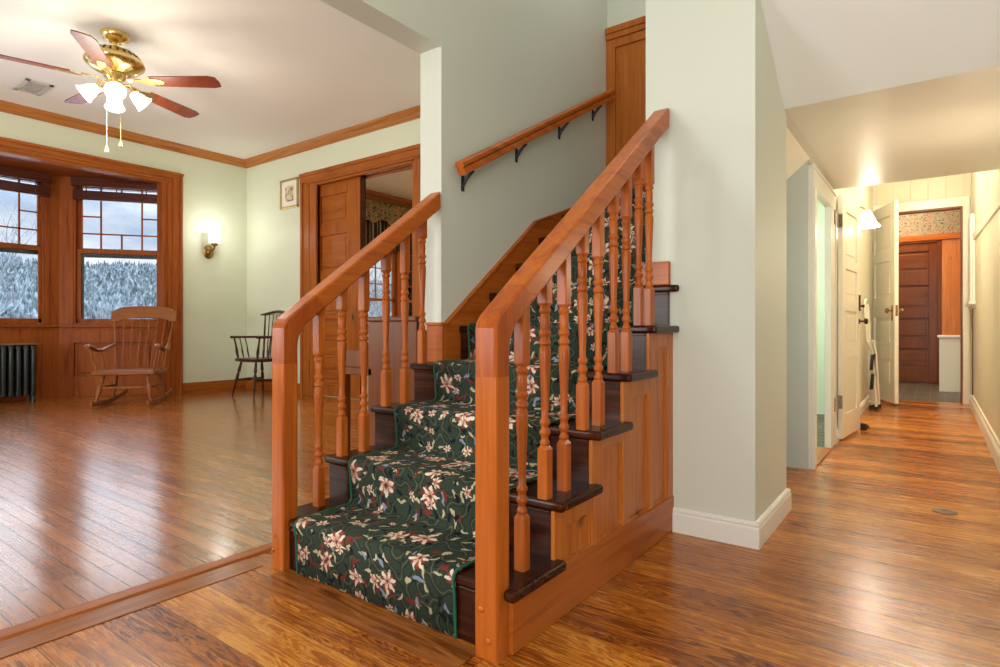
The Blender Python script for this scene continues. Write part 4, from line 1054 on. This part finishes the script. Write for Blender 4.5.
# ------------------------------------------------------------------ hall doors and trim
hc = MB()
hc.box(-0.626, -0.585, 3.962, 4.085, 0, JZ).box(-0.626, -0.585, 4.695, 4.93, 0, JZ).box(-0.627, -0.583, 3.962, 4.93, JZ+0.001, JZ+0.11).box(-0.62, -0.576, 3.96, 4.935, JZ+0.111, JZ+0.13)
hc.box(-0.5849, -0.578, 3.965, 3.985, 0, JZ).box(-0.5849, -0.577, 4.90, 4.929, 0, JZ)
struct(hc.build('trim_12', M['white'], bevel=0.004, origin='world'))
struct(MB().box(-0.69, -0.58, 4.09, 4.69, -0.004, 0.012).build('trim_13', M['caseY'], bevel=0.004, origin='world'))
def panel_door(idx, hinge, free, h, th, panels, mat, z0=0.012, stile=0.11, side=1, label=None):
    hx, hy = hinge; fx, fy = free
    L = math.hypot(fx-hx, fy-hy); m = frame_m((hx, hy, 0), (fx-hx, fy-hy))
    d_ = thing('door_%d' % idx, None, None, (hx, hy, 0), math.atan2(fy-hy, fx-hx), kind='structure')
    b = MB(m); a, c = stile, L-stile
    b.box(0, a, 0, th, z0, h).box(c, L, 0, th, z0, h)
    zs = [z0] + [q for p in panels for q in p] + [h]
    for k in range(0, len(zs), 2): b.box(a, c, 0, th, zs[k], zs[k+1])
    b.build('leaf', mat, d_, 0.004)
    for p0, p1 in panels:
        MB(m).box(a, c, 0.012, th-0.012, p0, p1).box(a+0.035, c-0.035, 0.005, th-0.005, p0+0.035, p1-0.035).build('panel', mat, d_, 0.004)
    return d_, m, L
# bathroom door folded back along the hall wall; outward y of the frame points to the wall
d3, m3, L3 = panel_door(3, (-0.553, 5.06), (-0.500, 5.72), 1.85, 0.036, [(0.20, 0.62), (0.72, 0.98), (1.08, 1.30), (1.38, 1.74)], M['ivory'], z0=0.02, stile=0.12)
for z in (0.296, 1.652):
    hg = MB(m3).box(-0.003, 0.0, 0.002, 0.034, z-0.05, z+0.05).lathe([(0.006, -0.052), (0.006, 0.052)], (-0.008, 0.04, z), n=8)
    hg.m = Matrix(); hg.box(-0.584, -0.580, 4.84, 4.93, z-0.05, z+0.05).box(-0.580, -0.5765, 4.92, 5.05, z-0.05, z+0.05)
    hh_ = hg.build('hinge', M['nickel'], d3)
    for dz in (-0.032, 0.0, 0.032):
        MB(m3).lathe([(0.004, 0), (0.004, 0.002)], (-0.003, 0.014 if dz else 0.022, z+dz), (-1, 0, 0), 8).build('screw', M['bronze'], hh_)
        MB().lathe([(0.004, 0), (0.004, 0.002)], (-0.580, 4.87, z+dz), (1, 0, 0), 8).build('screw', M['bronze'], hh_)
MB(m3).lathe([(0.022, 0), (0.022, 0.006), (0.008, 0.01), (0.008, 0.035), (0.022, 0.04), (0.026, 0.052), (0.018, 0.064), (0, 0.066)], (L3-0.05, 0, 0.905), (0, -1, 0), 14).build('door_knob', M['bronze'], d3)
MB(m3).box(L3-0.065, L3-0.04, -0.012, 0, 0.99, 1.12).lathe([(0.006, 0), (0.014, 0.02), (0.012, 0.03)], (L3-0.05, -0.01, 1.03), (0, -1, 0), 10).build('latch', M['bronze'], d3)
tag(MB().box(-0.50, -0.455, 5.735, 5.775, 0.0, 0.055).lathe([(0.016, 0), (0.016, 0.03)], (-0.47, 5.755, 0.03), (1, -0.3, 0), 10).build('door_stop', M['rubber'], bevel=0.006), 'small black door stop on the hall floor at the near white door', 'door stop')
# entry door ajar at the hall end
d4, m4, L4 = panel_door(4, (-0.625, 8.385), (-0.355, 7.735), 2.245, 0.04, [(0.20, 0.50), (0.66, 0.97), (1.20, 1.60), (1.72, 2.10)], M['ivory'], z0=0.025, stile=0.12)
for side, y0, ax in ((0, 0.04, 1), (1, 0.0, -1)):
    MB(m4).lathe([(0.024, 0), (0.024, 0.006), (0.009, 0.01), (0.009, 0.035), (0.024, 0.04), (0.03, 0.055), (0.02, 0.068), (0, 0.07)], (L4-0.06, y0, 1.04), (0, ax, 0), 14).build('door_knob', M['oldbrass'], d4)
MB(m4).box(L4-0.001, L4+0.002, 0.008, 0.032, 0.98, 1.1).build('latch_plate', M['oldbrass'], d4)
MB(m4).box(L4-0.075, L4-0.045, -0.004, 0.0, 0.93, 1.1).build('lock_plate', M['oldbrass'], d4)
# casing of the end doorway
ec = MB().box(EX1, EX1+0.062, 8.375, 8.40, 0, EZ+0.10).box(EX0-0.09, EX0, 8.375, 8.40, 0, EZ+0.10).box(EX0-0.09, EX1+0.062, 8.372, 8.40, EZ, EZ+0.105)
struct(ec.build('trim_14', M['ivory'], bevel=0.005, origin='world'))
er = MB().box(EX1-0.018, EX1, 8.39, 8.50, 0, EZ).box(EX0, EX0+0.018, 8.39, 8.50, 0, EZ).box(EX0, EX1, 8.39, 8.50, EZ-0.02, EZ)
struct(er.build('trim_15', M['mahog'], bevel=0.003, origin='world'))
# right hall wall: narrow white frame with a sill, dark strip in place of the gap below, sloping string board
wf = thing('wall_niche', 'narrow white frame with a small sill on the right hall wall near the far doorway', 'frame', (0.325, 8.2, 1.1))
MB().box(0.305, 0.325, 7.62, 7.72, 1.12, 1.95).box(0.29, 0.325, 7.72, 8.3, 1.12, 2.02).build('casing', M['white'], wf, 0.004)
MB().box(0.27, 0.325, 7.52, 8.32, 1.085, 1.12).box(0.30, 0.325, 7.56, 8.30, 1.05, 1.085).build('sill', M['white'], wf, 0.005)
struct(MB().box(0.315, 0.325, 7.98, 8.02, 0.12, 1.05).build('trim_16', M['bronze'], origin='world'))
struct(MB().prism([(8.03, 1.76), (8.03, 1.83), (2.4, 1.535), (2.4, 1.465)], 'X', 0.309, 0.326).build('trim_17', M['ivory'], bevel=0.004, origin='world'))
struct(MB().box(0.313, 0.3255, 2.4, 8.03, 0.115, 0.14).build('trim_18', M['ivory'], origin='world'))
# hall lamp
hl = thing('hall_lamp', 'glowing bell-shaped glass wall lamp between the two white hall doors', 'wall lamp', (-0.6, 6.2, 1.8))
MB().lathe([(0.05, 0), (0.05, 0.01), (0.02, 0.02)], (-0.602, 6.2, 1.92), (1, 0, 0), 16).tube([(-0.595, 6.2, 1.92), (-0.53, 6.2, 1.94), (-0.50, 6.2, 1.91)], 0.009, 8).build('bracket', M['oldbrass'], hl)
MB().lathe([(0.025, 0.0), (0.035, -0.02), (0.055, -0.06), (0.07, -0.10), (0.105, -0.145), (0.10, -0.146), (0.06, -0.09), (0.02, -0.02)], (-0.49, 6.2, 1.90), n=24).build('lamp_shade', M['shade_hall'], hl)
# folded step stool leaning by the far door
ss = thing('folding_step_stool', 'folded white tubular step stool leaning behind the near white door', 'step stool', (-0.53, 7.2, 0))
MB().tube([(-0.575, 7.05, 1.10), (-0.55, 7.12, 0.6), (-0.535, 7.25, 0.05)], 0.013, 8).tube([(-0.56, 7.16, 1.10), (-0.54, 7.2, 0.6), (-0.52, 7.32, 0.05)], 0.013, 8).tube([(-0.575, 7.05, 1.10), (-0.57, 7.1, 1.14), (-0.56, 7.16, 1.10)], 0.013, 8).build('rear_frame', M['tubewhite'], ss)
MB().tube([(-0.55, 7.05, 0.72), (-0.52, 7.12, 0.62), (-0.485, 7.2, 0.02)], 0.013, 8).tube([(-0.53, 7.3, 0.72), (-0.505, 7.34, 0.62), (-0.475, 7.4, 0.02)], 0.013, 8).tube([(-0.56, 7.22, 0.09), (-0.49, 7.25, 0.06), (-0.485, 7.2, 0.07)], 0.012, 8).build('front_frame', M['tubewhite'], ss)
for z in (0.22, 0.42):
    MB().prism([(-0.56+0.02, z), (-0.545+0.02, z+0.16), (-0.52+0.02, z+0.16), (-0.53+0.02, z)], 'Y', 7.1, 7.36).build('step', M['rubber'], ss, 0.004)
for (x, y) in ((-0.485, 7.2), (-0.475, 7.4), (-0.535, 7.25), (-0.52, 7.32)):
    MB().lathe([(0.018, 0.0), (0.018, 0.035), (0.014, 0.045)], (x, y, 0), n=10).build('rubber_foot', M['rubber'], ss)

# floor outlet cover
fo = tag(MB().lathe([(0.048, 0), (0.048, 0.003), (0.042, 0.005), (0.018, 0.005), (0.016, 0.0035)], (0.036, 3.412, 0.0), n=24).build('floor_cover', M['bronze']), 'small round brown cover plate set in the hall floor', 'floor cover')

# ------------------------------------------------------------------ mudroom
md = thing('door_5', None, None, (-0.25, 11.2, 0), 0, kind='structure')
x0, x1, yy, hh = -0.62, 0.03, 11.2, 2.16
b = MB().box(x0, x0+0.12, yy, yy+0.045, 0.01, hh).box(x1-0.105, x1, yy, yy+0.045, 0.01, hh)
mp = [(0.18, 0.38), (0.50, 0.84), (0.97, 1.29), (1.42, 1.72), (1.86, 2.03)]
mp = [(0.24, 0.53), (0.70, 1.00), (1.17, 1.51), (1.74, 2.03)]
zs = [0.01] + [q for p in mp for q in p] + [hh]
for k in range(0, len(zs), 2): b.box(x0+0.12, x1-0.105, yy, yy+0.045, zs[k], zs[k+1])
b.build('leaf', M['mahog'], md, 0.005)
for p0, p1 in mp: MB().box(x0+0.12, x1-0.105, yy+0.016, yy+0.03, p0, p1).box(x0+0.155, x1-0.14, yy+0.006, yy+0.03, p0+0.035, p1-0.035).build('panel', M['mahogX'], md, 0.006)
MB().box(x1, x1+0.09, yy-0.02, yy+0.05, 0, 2.26).box(x0-0.09, x0, yy-0.02, yy+0.05, 0, 2.26).box(x0-0.09, x1+0.09, yy-0.02, yy+0.05, hh, 2.26).build('frame', M['mahog'], md, 0.005)
MB().lathe([(0.02, 0), (0.01, 0.01), (0.01, 0.03), (0.03, 0.045), (0.028, 0.06), (0, 0.066)], (-0.50, yy, 1.02), (0, -1, 0), 14).build('door_knob', M['bronze'], md)
struct(MB().box(0.045, 0.62, 9.85, 9.93, 0, 0.72).build('wall_half', M['hallpaint'], bevel=0.004, origin='world'))
struct(MB().box(0.025, 0.62, 9.82, 9.95, 0.72, 0.755).build('trim_19', M['white'], bevel=0.008, origin='world'))
struct(MB().box(0.075, 0.62, 9.85, 9.93, 0.755, 2.05).build('wall_partition', wood('honey_pine_boards', C(168, 84, 24), C(200, 112, 40), C(216, 134, 60), axis='Z', knots=True), origin='world'))
struct(MB().box(-1.6, 0.62, 9.82, 9.95, 2.03, 2.11).build('trim_20', wood('honey_pine_beam', C(160, 76, 22), C(192, 102, 36), C(210, 126, 54), axis='X'), bevel=0.008, origin='world'))
struct(MB().box(-1.6, 0.62, 9.86, 9.94, 2.11, 2.75).build('wall_frieze', M['wallpaper'], origin='world'))

# ------------------------------------------------------------------ light
def area(name, loc, rot, sx, sy, w, col=(1, 1, 1)):
    l = bpy.data.lights.new(name, 'AREA'); l.shape = 'RECTANGLE'; l.size = sx; l.size_y = sy; l.energy = w; l.color = col
    o = bpy.data.objects.new(name, l); o.location = loc; o.rotation_euler = rot; COL.objects.link(o); return o
def point(name, loc, w, r=0.05, col=(1, 1, 1)):
    l = bpy.data.lights.new(name, 'POINT'); l.energy = w; l.shadow_soft_size = r; l.color = col
    o = bpy.data.objects.new(name, l); o.location = loc; COL.objects.link(o); return o
WARM = (1.0, 0.86, 0.66); NEUT = (1.0, 0.95, 0.87); COOL = (0.86, 0.93, 1.0)
# foyer: unseen fill lights added above and behind the camera
area('foyer_ceiling_fill', (-0.2, -0.6, 3.40), (0, 0, 0), 1.4, 1.4, 18, (1.0, 0.97, 0.92))
area('foyer_front_fill', (0.4, -1.9, 1.3), (math.radians(112), 0, 0), 2.2, 1.8, 105, (1.0, 0.99, 0.96))
area('parlor_near_fill', (-2.72, -1.9, 1.5), (math.radians(108), 0, 0), 1.1, 1.8, 75, (0.97, 0.99, 1.0))  # unseen fill added to brighten the parlor, no window there
area('parlor_near_fill', (-6.65, -1.9, 1.5), (math.radians(108), 0, 0), 1.7, 1.8, 100, (0.97, 0.99, 1.0))  # second added parlor fill, kept clear of the pane reflection
for k in range(4):
    a = math.radians(-20+90*k)
    point('fan_bulb', (FX+0.25*math.cos(a), FY+0.25*math.sin(a), CZ-0.74), 12, 0.14, (1.0, 0.90, 0.74))
point('sconce_bulb', (-7.47, 4.035, 2.16), 6, 0.06, (1.0, 0.98, 0.92))
point('hall_bulb', (-0.47, 6.2, 1.72), 18, 0.04, WARM)
point('hall_near_lamp', (0.2, 3.75, 1.25), 10, 0.08, WARM)
point('hall_end_fill', (-0.1, 6.9, 2.6), 34, 0.08, WARM)  # unseen fill added to brighten the far hall
point('hall_mid_fill', (0.1, 5.4, 2.55), 34, 0.08, WARM)  # added fill for the face of the far white door
area('mudroom_light', (-0.5, 9.2, 2.7), (0, 0, 0), 0.8, 0.8, 26, WARM)
area('mudroom_far_light', (-0.5, 10.6, 2.7), (0, 0, 0), 0.8, 0.8, 30, WARM)
area('bathroom_light', (-1.2, 5.2, 2.38), (0, 0, 0), 0.6, 0.6, 40, (0.97, 1.0, 0.93))
area('stairwell_light', (-1.4, 3.1, 3.42), (0, 0, 0), 0.5, 0.9, 3, NEUT)
area('dining_light', (-4.6, 7.0, 3.1), (0, 0, 0), 0.6, 0.6, 110, WARM)

wd_ = bpy.data.worlds.new('winter_sky'); S.world = wd_; wd_.use_nodes = True
nt = wd_.node_tree; nt.nodes.clear()
tc = nt.nodes.new('ShaderNodeTexCoord'); mp_ = nt.nodes.new('ShaderNodeMapping'); mp_.inputs['Scale'].default_value = (1.0, 1.0, 2.6)
nz = nt.nodes.new('ShaderNodeTexNoise'); nz.inputs['Scale'].default_value = 5.0; nz.inputs['Detail'].default_value = 6.0; nz.inputs['Roughness'].default_value = 0.6
rp = nt.nodes.new('ShaderNodeValToRGB')
rp.color_ramp.elements[0].position = 0.38; rp.color_ramp.elements[0].color = C(176, 196, 226)
rp.color_ramp.elements[1].position = 0.62; rp.color_ramp.elements[1].color = C(244, 247, 252)
bg = nt.nodes.new('ShaderNodeBackground'); bg.inputs[1].default_value = 1.0
sx = nt.nodes.new('ShaderNodeSeparateXYZ'); nt.links.new(tc.outputs['Generated'], sx.inputs[0])
mr = nt.nodes.new('ShaderNodeMapRange'); mr.interpolation_type = 'SMOOTHSTEP'; nt.links.new(sx.outputs[2], mr.inputs[0])
for i_, v_ in ((1, 0.15), (2, 0.32), (3, 1.15), (4, 5.2)): mr.inputs[i_].default_value = v_
nt.links.new(mr.outputs[0], bg.inputs[1])
ou = nt.nodes.new('ShaderNodeOutputWorld')
for a, b in ((tc.outputs['Generated'], mp_.inputs[0]), (mp_.outputs[0], nz.inputs[0]), (nz.outputs[0], rp.inputs[0]), (rp.outputs[0], bg.inputs[0]), (bg.outputs[0], ou.inputs[0])): nt.links.new(a, b)

# ------------------------------------------------------------------ camera
cam = bpy.data.cameras.new('camera'); co = bpy.data.objects.new('camera', cam); COL.objects.link(co)
co.location = (0, 0, 0.85); co.rotation_euler = (PI/2, 0, math.atan(435/590.0))
cam.sensor_width = 36.0; cam.lens = 590.0/1000.0*36.0; cam.shift_y = -5.5/1000.0; cam.clip_start = 0.02; cam.clip_end = 600
S.camera = co
S.view_settings.view_transform = 'Standard'; S.view_settings.look = 'None'; S.view_settings.gamma = 1.0
S.view_settings.use_curve_mapping = False; S.view_settings.exposure = 0.06
